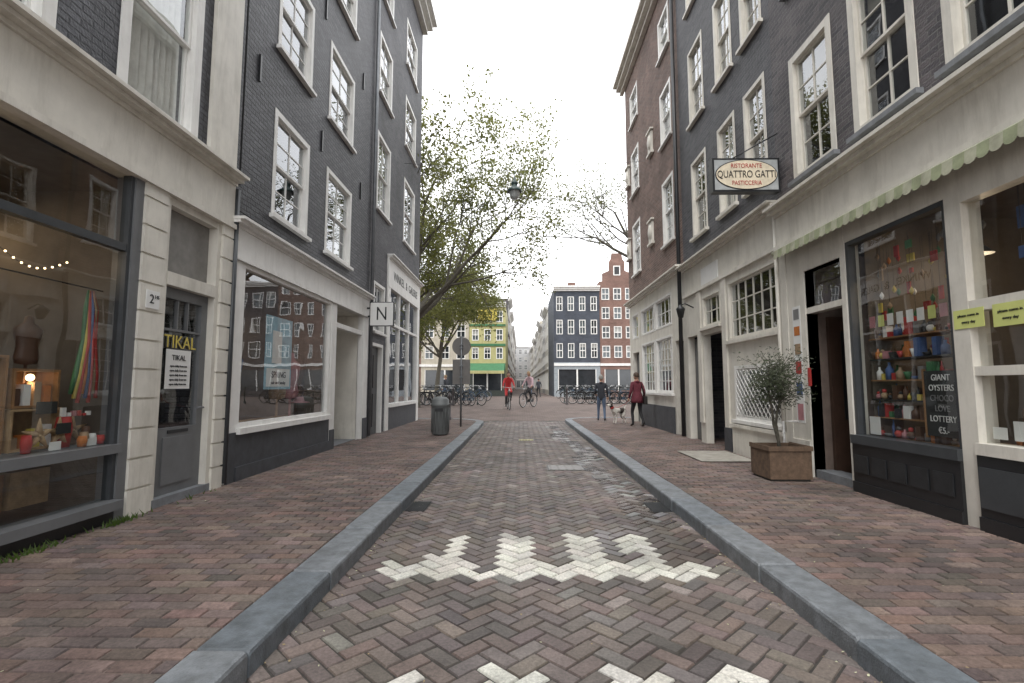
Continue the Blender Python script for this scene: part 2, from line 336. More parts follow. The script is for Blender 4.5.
for i in range(-60,200):
    for j in range(-60,200):
        k=(i-j)%4
        if k==0: a,b,ang=(i+1)*W,(j+.5)*W,0
        elif k==3: a,b,ang=(i+.5)*W,(j+1)*W,math.pi/2
        else: continue
        x=(a-b)*s2; y=(a+b)*s2
        if not(-1.36<x<1.76 and -2.5<y<19.2): continue
        wet=0; pale=0
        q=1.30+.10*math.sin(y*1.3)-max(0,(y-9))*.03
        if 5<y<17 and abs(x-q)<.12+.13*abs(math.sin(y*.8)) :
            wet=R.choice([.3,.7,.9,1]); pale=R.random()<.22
        if ((x-1.15)/.5)**2+((y-4.4)/.6)**2<1+R.uniform(-.3,.3): wet=max(wet,.6)
        base=R.choice([(.142,.116,.103),(.155,.122,.106),(.13,.108,.098),(.17,.134,.118),(.15,.127,.116),(.112,.094,.088)])
        col=vc(base,.18)
        if R.random()<.05: col=vc((.22,.195,.18))
        if white(x,y,k==0): col=vc((.60,.58,.52),.14,.02) if R.random()<.95 else col; wet*=.3
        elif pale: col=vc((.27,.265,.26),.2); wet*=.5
        if wet: col=tuple(c*(1-.5*wet) for c in col)
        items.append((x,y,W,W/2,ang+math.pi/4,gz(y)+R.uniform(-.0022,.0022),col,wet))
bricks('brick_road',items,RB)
def inL(x,y): 
    if x>LK0 or x<LF-.1: return False
    if y<17.5: return True
    cx,cy=LK0-1.4,17.5
    if x>cx: return (x-cx)**2+(y-cy)**2<1.4**2
    return y<18.9
def inR(x,y):
    if x<RK1 or x>RF+.6: return False
    if y<18.6: return True
    cx,cy=RK1+1.2,18.6
    if x<cx: return (x-cx)**2+(y-cy)**2<1.2**2
    return y<19.8
PB=attrmat('pavement_bricks',.78)
for nm,ins,x0,x1 in (('brick_pavement',inL,LF-.05,LK0),('brick_pavement',inR,RK1,RF+.5)):
    items=[]; y=-3.0; r=0
    while y<19.9:
        x=x0+(r%2)*.103-.2+R.uniform(-.008,.008)
        while x<x1+.1:
            if ins(x,y) or ins(x-.09,y) or ins(x+.09,y):
                base=R.choice([(.15,.106,.09),(.168,.113,.095),(.135,.102,.09),(.18,.13,.112),(.145,.11,.098),(.112,.088,.08)])
                xa=max(x-.103,x0 if ins is inL else x0+.004); xb=min(x+.103,x1-.004 if ins is inL else x1)
                if xb-xa>.03: items.append(((xa+xb)/2,y,(xb-xa)/2,.0505,R.uniform(-.012,.012),.12+R.uniform(-.0018,.0018)+.004*math.sin(x*1.3+y*.7),vc(base,.2),0))
            x+=.207
        y+=.102; r+=1
    bricks(nm,items,PB)
def slab(name,pts,z):
    mb=MB(); mb.face([(x,y,z) for x,y in pts],paver); n=len(pts)
    for i in range(n):
        a,b=pts[i],pts[(i+1)%n]; mb.face([(a[0],a[1],z),(b[0],b[1],z),(b[0],b[1],-.05),(a[0],a[1],-.05)],paver)
    return mb.build(name)
arcL=[(LK0-1.4+1.4*math.cos(t),17.5+1.4*math.sin(t)) for t in [math.pi/2*i/10 for i in range(11)]]
slab('pavement_bed',[(-6,-4),(LK0,-4)]+arcL+[(-14,18.9),(-14,17.0),(-6,17.0)],.1085)
arcR=[(RK1+1.2-1.2*math.cos(t),18.6+1.2*math.sin(t)) for t in [math.pi/2*i/10 for i in range(11)]]
slab('pavement_bed',[(6,-4),(6,18),(14,18),(14,19.8)]+arcR[::-1]+[(RK1,-4)],.1085)
KSTS=[mat('kerb_bluestone_%d'%i,c,.55,.4,11,.5,90,dirt=.55) for i,c in enumerate([(.165,.185,.205),(.20,.215,.23),(.14,.16,.178),(.18,.195,.21)])]
def kerb(name,path,width,side):
    mb=MB()
    for a,b in zip(path,path[1:]):
        KST=R.choice(KSTS)
        a=Vector((a[0],a[1],0)); b=Vector((b[0],b[1],0)); d=(b-a).normalized(); nrm=Vector((-d.y,d.x,0))*side
        a=a+d*.006; b=b-d*.006; h=.125+R.uniform(-.005,.005); ch=.018; j=R.uniform(-.007,.007)
        pr=[(0+j,-.05),(0+j,h-ch-.004),(.006+j,h-ch*.4),(ch+j,h),(width-.006,h+.001),(width,h-.006),(width,-.05)]
        n=len(pr); A0=[a+nrm*p+Vector((0,0,q)) for p,q in pr]; B0=[b+nrm*p+Vector((0,0,q)) for p,q in pr]
        e=.012
        A=[p+d*e for p in A0]; B=[p-d*e for p in B0]
        A1=[p-Vector((0,0,e)) for p in A0]; B1=[p-Vector((0,0,e)) for p in B0]
        for i in range(n-1):
            mb.face([A[i],B[i],B[i+1],A[i+1]],KST); mb.face([A1[i],A[i],A[i+1],A1[i+1]],KST); mb.face([B[i],B1[i],B1[i+1],B[i+1]],KST)
        mb.face(A1,KST); mb.face(B1,KST)
    return mb.build(name)
def straight(x,y0,y1,step=1.0):
    n=int(round((y1-y0)/step)); return [(x,y0+(y1-y0)*i/n) for i in range(n+1)]
KW=LK1-LK0
pl=straight(LK1,-3.6,17.5,1.02)+[(LK0-1.4+(1.4+KW)*math.cos(t),17.5+(1.4+KW)*math.sin(t)) for t in [math.pi/2*i/6 for i in range(1,7)]]+[(-4-i,18.9+KW) for i in range(10)]
kerb('kerb',pl,KW,1)
pr_=straight(RK0,-3.4,18.6,1.02)+[(RK1+1.2-(1.2+KW)*math.cos(t),18.6+(1.2+KW)*math.sin(t)) for t in [math.pi/2*i/6 for i in range(1,7)]]+[(4.2+i,19.8+KW) for i in range(10)]
kerb('kerb',pr_,KW,-1)
def cover(name,x,y,w,d,m=METAL):
    mb=MB(); z=.004; mb.wbox(x-w/2,x+w/2,y-d/2,y+d/2,-.02,z,DMETAL); mb.wbox(x-w/2+.02,x+w/2-.02,y-d/2+.02,y+d/2-.02,z,z+.004,m)
    for i in range(5):
        for j in range(4):
            a=x-w/2+.05+(w-.1)*i/4; b=y-d/2+.05+(d-.1)*j/3; mb.wbox(a-.018,a+.018,b-.012,b+.012,z+.004,z+.008,m)
    mb.build(name)
LM=mat('worn_iron',(.24,.23,.22),.5,.3,12,.2,60,metal=.2)
cover('manhole_cover',.75,8.45,.6,.5,LM); cover('manhole_cover',1.2,7.6,.26,.26,LM); cover('manhole_cover',.15,12.7,.4,.4,mat('yellow_worn',(.33,.30,.16),.6))
def grate(x,y):
    mb=MB(); mb.wbox(x-.11,x+.11,y-.22,y+.22,-.02,.003,BLACKP)
    for i in range(9):
        b=y-.2+i*.05; mb.wbox(x-.105,x+.105,b-.012,b+.012,.003,.009,DMETAL)
    mb.build('gully_grate')
grate(RK0-.12,5.75); grate(LK1+.12,5.75)
mb=MB(); LIT=mat('dry_leaf',(.35,.27,.14),.8); LIT2=mat('pale_blossom',(.5,.5,.33),.8)
for i in range(900):
    if R.random()<.6:
        x=R.choice([LK1+abs(R.gauss(0,.09)),RK0-abs(R.gauss(0,.09))]); z=.006
    else:
        x=R.uniform(-3.6,3.8); z=.006
        if x<LK1-.02 or x>RK0+.02: z=.134
    y=R.uniform(.8,17); s=R.uniform(.005,.012); a=R.uniform(0,6.3)
    p=[(x+s*math.cos(a+k*1.57)*(1 if k%2 else .6),y+s*math.sin(a+k*1.57)*(1 if k%2 else .6),z+R.uniform(0,.006)) for k in range(4)]
    mb.face(p,R.choice([LIT,LIT2]))
mb.build('leaf_litter')
# ------------------------------------------------------------------ LEFT BUILDINGS
FL=Fac((LF,0,0),(0,1,0),(1,0,0)); FR=Fac((RF,0,0),(0,1,0),(-1,0,0))
def rustic(mb,fc,u0,u1,v0,v1,m,w1=.06,step=.285):
    mb.box(fc,u0+.012,u1-.012,v0,v1,-.12,w1-.022,m)
    v=v0; 
    while v<v1-.03:
        t=min(v+step-.022,v1); mb.box(fc,u0,u1,v,t,-.10,w1,m); v+=step
b=Bld('gift_shop_building'); w=b.p('walls'); G0=.10
A0,A1=-3.2,6.24
ops=[(-.6,.7,4.12,6.3),(1.0,2.2,4.12,6.3),(2.55,3.72,4.12,6.3),(4.34,5.5,4.12,6.3)]
ops+=[(o[0],o[1],7.0,9.0) for o in ops]
wall(w,FL,A0,A1,3.99,13,ops,DARKBR); shell(b,FL,A0,A1,13,9,DARKBR)
for i,o in enumerate(ops): window(b,FL,*o,cols=1,rows=2,fw=.12,cur=4 if i in (3,2) else 1)
t=b.p('shopfront_trim')
t.box(FL,5.68,6.235,4.05,12.9,.002,.05,CREAM)
t.box(FL,A0,A1,3.36,3.93,-.15,.05,CREAM); cornice(t,FL,A0,A1,3.93,CREAM,.22,.12)
t.box(FL,A0,A1,3.36,3.42,.052,.09,CREAM)
rustic(t,FL,4.73,5.05,G0,3.36,CREAM); rustic(t,FL,6.02,6.235,G0,3.36,CREAM)
t.tube([FL.P(6.27,.15,.06),FL.P(6.27,3.9,.06)],.035,DGREY,8)
bays=[(-3.1,-.2),(-.05,2.05),(2.2,4.62)]
gl=b.p('window_glass')
for (u0,u1) in bays:
    for (v0,v1) in ((.32,.74),(.82,2.62),(2.69,3.36)):
        gl.quad(FL,u0,u1,v0,v1,-.02,SGLASS)
    t.box(FL,u0,u1,2.62,2.69,-.06,.015,DGREY)
    t.box(FL,u0,u1,.74,.82,-.35,.07,GREYP); t.box(FL,u0,u1,.24,.32,-.1,.12,GREYP)
    t.box(FL,u0,u1,.1,.24,-.1,.03,BLACKP)
    t.box(FL,u0,u0+.04,.32,3.36,-.061,.02,DGREY); t.box(FL,u1-.04,u1,.32,3.36,-.061,.02,DGREY)
for a,c in ((-3.2,-3.1),(-.2,-.05),(2.05,2.2),(4.62,4.73)): t.box(FL,a,c,.1,3.36,-.15,.035,GREYP)
it=b.p('interiors'); room(it,FL,A0+.1,4.9,.15,3.34,3.2,w=-.16)
it.box(FL,A0+.2,4.6,.70,.735,-1.1,-.36,WOODL)
d=b.p('shop_display')
def dbox(u,v,wd,h,w0,dp,m): d.box(FL,u-wd/2,u+wd/2,v,v+h,w0-dp,w0,m)
def crate(u,v,wd,h,w0,m=WOOD):
    dp=.25
    d.box(FL,u-wd/2,u+wd/2,v,v+.02,w0-dp,w0,m); d.box(FL,u-wd/2,u+wd/2,v+h-.02,v+h,w0-dp,w0,m)
    d.box(FL,u-wd/2,u-wd/2+.02,v+.02,v+h-.02,w0-dp,w0,m); d.box(FL,u+wd/2-.02,u+wd/2,v+.02,v+h-.02,w0-dp,w0,m)
    d.box(FL,u-wd/2+.02,u+wd/2-.02,v+.02,v+h-.02,w0-dp,w0-dp+.01,m)
TOP=.825
for (u,v,wd,h) in ((4.12,TOP,.44,.34),(4.10,TOP+.345,.40,.32),(3.6,TOP,.5,.36),(3.6,TOP+.365,.5,.4),(3.0,TOP,.55,.4),(3.05,TOP+.405,.5,.35),(2.5,TOP,.5,.5),(1.5,TOP,.5,.5),(.8,TOP,.5,.4)):
    crate(u,v,wd,h,-.26,R.choice([WOOD,WOODL])); 
    for k in range(4):
        dbox(u-wd*.35+k*wd*.22,v+.021,.06,R.uniform(.08,.2),-.29,.07,R.choice([RED,ORANGE,WHI,YEL,TAN,TORSO]))
for u,v,w_ in ((4.0,TOP,-.12),(4.22,TOP,-.16),(4.5,TOP,-.3)):
    for k in range(5):
        a=k*2*math.pi/5+math.pi/2; 
        d.tube([FL.P(u,v+.13,w_),FL.P(u+.15*math.cos(a),v+.13+.14*math.sin(a),w_)],[.035,.004],WOODL,5)
for (u,m,h,w_) in ((4.3,RED,.26,-.2),(4.42,TAN,.12,-.12),(4.5,WHI,.10,-.12),(4.57,RED,.08,-.1),(4.36,ORANGE,.09,-.08),(4.55,TORSO,.16,-.22),(3.9,RED,.14,-.12),(2.7,YEL,.15,-.2)):
    p=FL.P(u,TOP,w_); s_=.6 if h<.2 else 1; d.lathe(p,[(.001,0),(.05*s_,0),(.065*s_,h*.6),(.05*s_,h),(.001,h)],m,12)
for k in range(6): dbox(4.28+k*.05,TOP+.262,.03,R.uniform(.02,.08),-.18,.03,R.choice([RED,WHI,PINK]))
# hanging scarves, draped and flared
for i,m in enumerate((GRN,YEL,RED,ORANGE,BLUE,RED,TAN,RED)):
    o_=(i-3.5)*.018; d.tube([FL.P(4.47+o_*.4,2.22,-.2),FL.P(4.47+o_,2.05,-.18-.01*(i%2)),FL.P(4.46+o_*.9,1.75,-.18+.012*(i%3)),FL.P(4.46+o_*1.7,1.45,-.18),FL.P(4.46+o_*2.1,1.28-.04*(i%3),-.19)],[.008,.018,.016,.022,.016],m,6)
d.tube([FL.P(3.2,2.24,-.2),FL.P(4.6,2.24,-.2)],.006,DMETAL,6)
def bust(mbx,p,m,s=1.0):
    mbx.lathe(p,[(.02*s,0),(.02*s,.25*s),(.12*s,.27*s),(.14*s,.35*s),(.115*s,.5*s),(.15*s,.66*s),(.16*s,.75*s),(.06*s,.84*s),(.05*s,.92*s),(.001,.94*s)],m,14,.75,1.15)
bust(d,FL.P(4.1,TOP+.55,-.38),TORSO,.6)
dbox(4.14,1.12,.18,.10,-.2,.01,BBOARD); dbox(4.2,.95,.13,.09,-.1,.01,BBOARD); dbox(4.45,TOP,.10,.06,-.07,.01,WHI); dbox(4.1,TOP,.10,.07,-.07,.01,WHI)
for u in (2.4,2.9,3.4,3.9,4.3): dbox(u,.335,.35,.3,-.45,.25,R.choice([WOOD,TORSO,WOODL]))
for z in (1.2,1.6,2.0,2.4):
    d.box(FL,2.4,4.8,z-.02,z,-2.2,-1.9,WOODL); u=2.45
    while u<4.7:
        ww=R.uniform(.05,.14); d.box(FL,u,u+ww*.85,z,z+R.uniform(.06,.26),-2.1,-1.95,R.choice(STOCK)); u+=ww
lamp(b.root,FL.P(3.9,2.75,-.9),7,.55); lamp(b.root,FL.P(4.5,2.9,-1.6),6,.4); lamp(b.root,FL.P(4.1,1.42,-.33),1.6,.05,False,(1,.6,.3))
for i in range(10):
    d.ball(FL.P(3.9+i*.07,2.5-.12*math.sin(i*.35),-.5),.009,BULB,5)  # string of glowing bulbs, added to the window display
d.tube([FL.P(3.9+i*.07,2.5-.12*math.sin(i*.35),-.505) for i in range(10)],.003,DMETAL,4)
dr=b.p('door'); D0,D1=5.05,6.02
t.box(FL,D0,D0+.07,.1,3.36,-.14,.03,CREAM); t.box(FL,D1-.07,D1,.1,3.36,-.14,.03,CREAM)
t.box(FL,D0+.07,D1-.07,2.42,2.56,-.14,.035,CREAM); 
t.box(FL,D0+.07,D1-.07,3.28,3.36,-.14,.02,CREAM)
dr.box(FL,D0+.07,D1-.07,2.56,3.28,-.12,-.08,mat('transom_panel',(.22,.21,.195),.5))
t.box(FL,D0,D1,.1,.2,-.3,.04,STONE)
a,c=D0+.07,D1-.07
dr.box(FL,a,a+.11,.2,2.42,-.12,-.05,GREYP); dr.box(FL,c-.11,c,.2,2.42,-.12,-.05,GREYP)
dr.box(FL,a+.11,c-.11,2.3,2.42,-.12,-.05,GREYP); dr.box(FL,a+.11,c-.11,.2,.9,-.12,-.05,GREYP); dr.box(FL,a+.18,c-.18,.3,.8,-.05,-.035,GREYP)
dr.box(FL,a+.25,c-.25,.84,.875,-.05,-.04,DMETAL)
dr.box(FL,a+.11,c-.11,1.95,1.975,-.10,-.06,GREYP)
dr.box(FL,a+.32,a+.34,1.975,2.3,-.10,-.06,GREYP); dr.box(FL,c-.34,c-.32,1.975,2.3,-.10,-.06,GREYP)
dr.tube([FL.P(c-.06,1.1,-.05),FL.P(c-.06,1.1,0.0),FL.P(c-.18,1.1,0.0)],.012,METAL,6)
gl.quad(FL,a+.11,c-.11,.9,2.3,-.085,SGLASS)
dr.quad(FL,a+.2,c-.22,1.32,1.75,-.075,WHI)
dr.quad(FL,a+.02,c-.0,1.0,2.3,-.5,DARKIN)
text('TIKAL','lettering',b.root,FL,(a+c)/2,1.83,-.07,.2,YEL); text('TIKAL','poster_lettering',b.root,FL,(a+c)/2-.01,1.66,-.07,.085,DMETAL)
for k in range(5): text('open daily from ten','poster_lettering',b.root,FL,(a+c)/2-.01,1.57-k*.05,-.07,.035,DMETAL)
t.box(FL,4.8,4.98,2.12,2.3,.061,.07,WHI); text('2','number',b.root,FL,4.87,2.21,.073,.13,DMETAL); text('HS','number',b.root,FL,4.94,2.24,.073,.05,DMETAL)
b.finish()
# ---- building B
b=Bld('dark_brick_building'); w=b.p('walls'); B0,B1=6.24,12.1
cx=[(7.25,8.5),(9.3,10.72)]; ops=[]
for (z0,z1) in ((3.93,5.6),(6.6,8.2),(9.3,10.8),(11.9,13.2)):
    for c_ in cx: ops.append((c_[0],c_[1],z0,z1))
wall(w,FL,B0,B1,3.5,15,ops,DARKBR); shell(b,FL,B0,B1,15,9,DARKBR)
for o in ops: window(b,FL,*o,cols=2,rows=4,fw=.085,cur=R.choice([0,1,2,3,3]))
t=b.p('shopfront_trim')
for (u,z) in ((6.75,5.9),(9.0,5.95),(6.8,8.6),(11.3,5.9),(11.3,8.6),(9.0,8.6)):
    t.box(FL,u-.02,u+.02,z-.2,z+.2,.002,.03,BLACKP)
t.tube([FL.P(6.35,4.0,.03),FL.P(6.35,8.8,.03),FL.P(6.37,14.5,.03)],.012,DMETAL,5)
t.tube([FL.P(6.3,3.66,.03),FL.P(9,3.64,.03),FL.P(12,3.67,.03)],.008,DMETAL,5)
t.box(FL,B0,B1,3.02,3.42,-.15,.05,WHITE); cornice(t,FL,B0,B1,3.42,WHITE,.2,.12)
t.box(FL,B0+.05,B1-.05,3.0,3.06,.051,.075,WHITE)
t.box(FL,6.30,6.52,.1,3.02,-.1,.04,WHITE); t.box(FL,9.72,9.98,.1,3.02,-.1,.04,WHITE); t.box(FL,11.72,12.08,.1,3.02,-.1,.04,WHITE)
t.box(FL,11.76,12.04,.1,.6,.041,.06,PLINTH); t.box(FL,9.74,9.96,.1,.5,.041,.06,PLINTH); t.box(FL,6.32,6.5,.1,.75,.041,.06,PLINTH)
t.box(FL,6.24,6.30,.1,3.02,-.1,.02,DARKBR)
t.box(FL,6.52,9.72,.72,.80,-.2,.10,WHITE); t.box(FL,6.52,9.72,.1,.72,-.1,.04,PLINTH); t.box(FL,6.52,9.72,.1,.3,.041,.07,PLINTH)
t.box(FL,6.52,6.60,.80,3.02,-.06,.03,WHITE); t.box(FL,9.64,9.72,.80,3.02,-.06,.03,WHITE); t.box(FL,6.60,9.64,2.94,3.02,-.06,.03,WHITE); t.box(FL,6.6,9.64,.8,.86,-.06,.03,WHITE)
b.p('window_glass').quad(FL,6.6,9.64,.86,2.94,-.03,SGLASS)
it=b.p('interiors'); room(it,FL,6.4,9.8,.3,3.0,3.5,w=-.16); it.box(FL,6.55,9.7,.6,.8,-.8,-.2,WOODL)
d=b.p('shop_display')
d.box(FL,7.35,8.2,1.3,2.42,-.05,-.04,mat('poster_blue',(.30,.50,.60),.6,.2,3,0)); d.box(FL,7.4,8.15,1.34,1.62,-.039,-.037,WHI); d.box(FL,7.55,7.85,1.7,2.2,-.039,-.036,WHI)
text('SPRING','poster_lettering',b.root,FL,7.78,1.52,-.034,.14,DMETAL); text('sale until sunday','poster_lettering',b.root,FL,7.78,1.4,-.034,.07,DMETAL)
for i,(u,m) in enumerate(((6.95,GREYP),(7.25,BLUE),(8.7,TAN),(9.2,PINK),(9.45,TORSO))):
    bust(d,FL.P(u,.8,-.5),m,1.25)
for i in range(14): d.box(FL,6.9+i*.17,7.0+i*.17,1.3,1.95,-2.6,-2.2,R.choice([RED,BLUE,GRN,WHI,PINK,TORSO,GREYP]))
d.lathe(FL.P(9.35,1.05,-.4),[(.001,.1),(.08,.1),(.1,.02),(.19,0),(.19,-.01),(.001,-.01)],PINK,16)
lamp(b.root,FL.P(7.6,2.5,-1.8),4,.45); lamp(b.root,FL.P(9.0,2.5,-1.8),4,.45)  # pendants added to brighten this dark shop interior, no fixture known here
room(it,FL,9.98,11.72,.12,3.0,1.1,wm=CREAM,fl=STONE,w=-.09)
dr=b.p('door'); dr.box(FL,10.3,11.4,.13,2.3,-1.08,-1.02,DGREY); dr.box(FL,10.42,11.28,.9,2.15,-1.019,-1.01,BLACKP); t.box(FL,9.98,11.72,2.55,2.65,-.12,0.0,WHITE)
b.finish()
# ---- building C
b=Bld('corner_brick_building'); w=b.p('walls'); C0,C1=12.1,18.2
ops=[]
for (z0,z1) in ((6.0,8.1),(9.2,10.9),(12.0,13.6)):
    ops+= [(12.6,13.9,z0,z1),(15.6,17.2,z0,z1)]
dop=(12.35,13.45,.1,2.45)
wall(w,FL,C0,13.8,.1,4.2,[(12.55,13.6,2.75,4.05),dop],DARKBR2)
wall(w,FL,13.8,C1,4.95,5.1,[],DARKBR2); wall(w,FL,C0,13.8,4.2,5.1,[],DARKBR2)
wall(w,FL,C0,C1,5.1,15.2,ops,DARKBR2); shell(b,FL,C0,C1,15.2,9,DARKBR2)
window(b,FL,12.55,13.6,2.75,4.05,cols=2,rows=2,cur=0)
for o in ops: window(b,FL,*o,cols=2,rows=4,fw=.09,cur=R.choice([0,1,3]))
t=b.p('shopfront_trim')
cornice(t,FL,C0,C1,14.9,WHITE,.55,.45)
t.tube([FL.P(12.2,.15,.07),FL.P(12.2,14.9,.07)],.045,METAL,8)
t.box(FL,13.8,C1,4.15,4.95,-.1,.05,WHITE); cornice(t,FL,13.8,C1,4.95,WHITE,.2,.12)
for a,c in ((13.8,14.1),(17.85,18.2)): t.box(FL,a,c,.1,4.15,-.1,.04,WHITE)
t.box(FL,14.1,17.85,.75,.85,-.1,.1,WHITE); t.box(FL,14.1,17.85,.1,.75,-.1,.03,PLINTH)
for a in (15.3,16.6): t.box(FL,a-.04,a+.04,.85,4.15,-.08,.02,WHITE)
t.box(FL,14.1,17.85,3.1,3.18,-.079,.019,WHITE)
b.p('window_glass').quad(FL,14.1,17.85,.85,4.15,-.04,SGLASS)
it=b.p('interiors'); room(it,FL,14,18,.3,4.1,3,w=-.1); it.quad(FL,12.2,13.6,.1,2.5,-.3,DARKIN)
dr=b.p('door'); 
t.box(FL,12.35,12.43,.1,2.45,-.13,.03,WHITE); t.box(FL,13.37,13.45,.1,2.45,-.13,.03,WHITE); t.box(FL,12.43,13.37,2.37,2.45,-.13,.03,WHITE)
dr.box(FL,12.43,13.37,.1,2.37,-.14,-.09,DGREY)
for k in range(2): 
    for q in range(2): dr.box(FL,12.5+k*.46,12.85+k*.46,.3+q*1.0,1.15+q*1.0,-.09,-.075,BLACKP)
text('WINKEL  &  GALERIE','fascia_lettering',b.root,FL,16.0,4.55,.055,.36,DMETAL)
b.finish()
s=empty('projecting_sign'); mb=MB(); FN=Fac((0,11.9,0),(1,0,0),(0,-1,0))
mb.box(FN,-3.62,-3.03,2.78,3.37,-.03,.03,DMETAL); mb.box(FN,-3.60,-3.05,2.80,3.35,.03,.034,WHI); mb.box(FN,-3.73,-3.62,3.0,3.04,-.015,.015,DMETAL); mb.box(FN,-3.73,-3.62,3.2,3.24,-.015,.015,DMETAL)
mb.build('panel',s); text('N','lettering',s,FN,-3.325,3.07,.036,.46,BLACKP,ux=.8)
# ------------------------------------------------------------------ RIGHT BUILDINGS
b=Bld('shop_terrace_building'); w=b.p('walls'); D0,D1=-3.2,7.6
cc=[(-1.6,-.5),(.2,1.2),(1.9,2.9),(3.45,4.5),(4.82,5.78),(6.12,7.1)]
ops=[(a,c,4.3,6.15) for a,c in cc]+[(a,c,7.2,9.0) for a,c in cc]+[(a,c,10.2,11.8) for a,c in cc]
wall(w,FR,D0,D1,4.02,16,ops,DARKBR3); shell(b,FR,D0,D1,16,9,DARKBR3)
for i,o in enumerate(ops): window(b,FR,*o,cols=2,rows=4,fw=.10,cur=R.choice([0,1,2,3]),fm=CREAM,sillm=STONE)
t=b.p('shopfront_trim')
t.box(FR,D0,D1,3.42,3.92,-.15,.05,CREAM); cornice(t,FR,D0,D1,3.92,CREAM,.24,.14); t.box(FR,D0,D1,3.40,3.47,.051,.1,CREAM)
def post(a,c,m=CREAM,w1=.03): t.box(FR,a,c,.1,3.40,-.15,w1,m)
post(4.45,4.62); post(6.08,6.16); post(7.42,7.6); post(2.6,2.75); post(.6,.8); post(-3.2,-3.0)
gl=b.p('window_glass'); it=b.p('interiors'); room(it,FR,D0+.1,6.0,.15,3.38,3.2,w=-.17)
for (u0,u1) in ((2.75,4.45),(.8,2.6),(-3.0,.6)):
    for (v0,v1) in ((.86,1.44),(1.52,2.0),(2.1,3.0)): gl.quad(FR,u0,u1,v0,v1,-.04,SGLASS)
    t.box(FR,u0,u1,1.44,1.52,-.08,.02,CREAM); t.box(FR,u0,u1,2.0,2.1,-.08,.025,CREAM); t.box(FR,u0,u1,3.0,3.40,-.1,.028,CREAM)
    t.box(FR,u0,u1,.76,.86,-.12,.07,CREAM)
    t.box(FR,u0,u1,.1,.76,-.1,.06,BLACKP)
    n=int((u1-u0)/.55)
    for i in range(n): t.box(FR,u0+.06+i*(u1-u0)/n,u0-.02+(i+1)*(u1-u0)/n,.32,.66,.061,.075,DGREY)
    t.box(FR,u0,u1,.1,.24,.061,.08,BLACKP)
gl.quad(FR,4.66,6.04,.78,3.05,-.05,SGLASS)
t.box(FR,4.62,4.67,.70,3.1,-.08,.01,DGREY); t.box(FR,6.03,6.08,.70,3.1,-.08,.01,DGREY); t.box(FR,4.67,6.03,3.05,3.1,-.08,.01,DGREY); t.box(FR,4.62,6.08,3.1,3.40,-.1,.02,CREAM)
t.box(FR,4.62,6.08,.68,.78,-.12,.08,DGREY); t.box(FR,4.62,6.08,.1,.68,-.1,.06,BLACKP); t.box(FR,4.62,6.08,.1,.24,.061,.08,BLACKP)
for i in range(5): t.box(FR,4.7+i*.28,4.92+i*.28,.35,.55,.061,.072,DMETAL)
it.box(FR,2.75,6.0,.68,.74,-1.2,-.18,WOODL)
d=b.p('shop_display')
def rb(u,v,wd,h,w0,dp,m): d.box(FR,u-wd/2,u+wd/2,v,v+h,w0-dp,w0,m)
def clutter(u,z,w0,mx=.2):
    ww=R.uniform(.03,.10); hh=R.uniform(.05,mx); m=R.choice(STOCK); q=R.random(); p=FR.P(u+ww/2,z,w0-.05)
    if q<.3: rb(u+ww/2,z,ww*.85,hh,w0-R.uniform(0,.04),.08,m)
    elif q<.6: d.lathe(p,[(.001,0),(ww*.45,0),(ww*.45,hh*.6),(ww*.15,hh*.8),(ww*.15,hh),(.001,hh)],m,8)
    elif q<.8:
        d.ball(p+Vector((0,0,ww*.45)),ww*.45,m,6); d.ball(p+Vector((0,0,ww*1.05)),ww*.28,R.choice(STOCK),6)
    else: d.lathe(p,[(.001,0),(ww*.2,0),(ww*.5,hh*.5),(ww*.42,hh*.52),(.001,hh*.3)],m,8)
    return ww
for row,z in enumerate((.78,1.0,1.2,1.42,1.66,1.9)):
    if row:
        d.box(FR,4.9 if row>2 else 5.1,5.98,z-.015,z,-.46,-.14,WOOD if row%2 else DMETAL)
    for w0 in (-.13,-.28):
        u=4.76 if row==0 else (4.92 if row>2 else 5.14)
        while u<5.92: u+=clutter(u,z,w0)+R.uniform(-.01,.025)
for k in range(46):
    u=4.75+R.uniform(0,1.25); z=R.uniform(2.1,2.9); w0=-R.uniform(.14,.5); a=FR.P(u,z,w0); m=R.choice([RED,RED,YEL,WHI,ORANGE,TAN,GREYI,GRN])
    if k%3: d.lathe(a,[(.001,0),(.022,.03),(.022,.05),(.001,.09)],m,7)
    else: rb(u,z,R.uniform(.04,.10),R.uniform(.05,.16),w0,.015,m)
    d.tube([a+Vector((0,0,.08)),FR.P(u,3.0,w0)],.002,DMETAL,3)
for k in range(8): rb(4.85+k*.14,2.02,.09,.13,-.09,.004,R.choice([WHI,WHI,YPAP,PINK]))
d.box(FR,4.72,5.12,.86,1.5,-.085,-.07,BBOARD); d.box(FR,4.70,4.72,.84,1.52,-.09,-.065,WOOD); d.box(FR,5.12,5.14,.84,1.52,-.09,-.065,WOOD)
for k,(s_,z) in enumerate((('GIANT',1.43),('OYSTERS',1.33),('CHOCO',1.23),('LOVE',1.13),('LOTTERY',1.03),('\u20ac5.-',.92))): text(s_,'chalk_lettering',b.root,FR,4.92,z,-.067,.085,GREYI if k in(2,3) else WHI,ux=.85)
for (a,c,z0,z1) in ((4.30,4.6,1.86,2.03),(3.92,4.22,1.84,2.03)):
    d.box(FR,a,c,z0,z1,.032,.036,YPAP); text('please come in','poster_lettering',b.root,FR,(a+c)/2,(z0+z1)/2+.03,.038,.035,DMETAL); text('every day','poster_lettering',b.root,FR,(a+c)/2,(z0+z1)/2-.03,.038,.035,DMETAL)
rb(5.85,.8,.16,.2,-.06,.01,WHI); rb(4.1,.9,.25,.16,-.06,.01,WHI); rb(4.35,.9,.12,.1,-.06,.01,WHI)
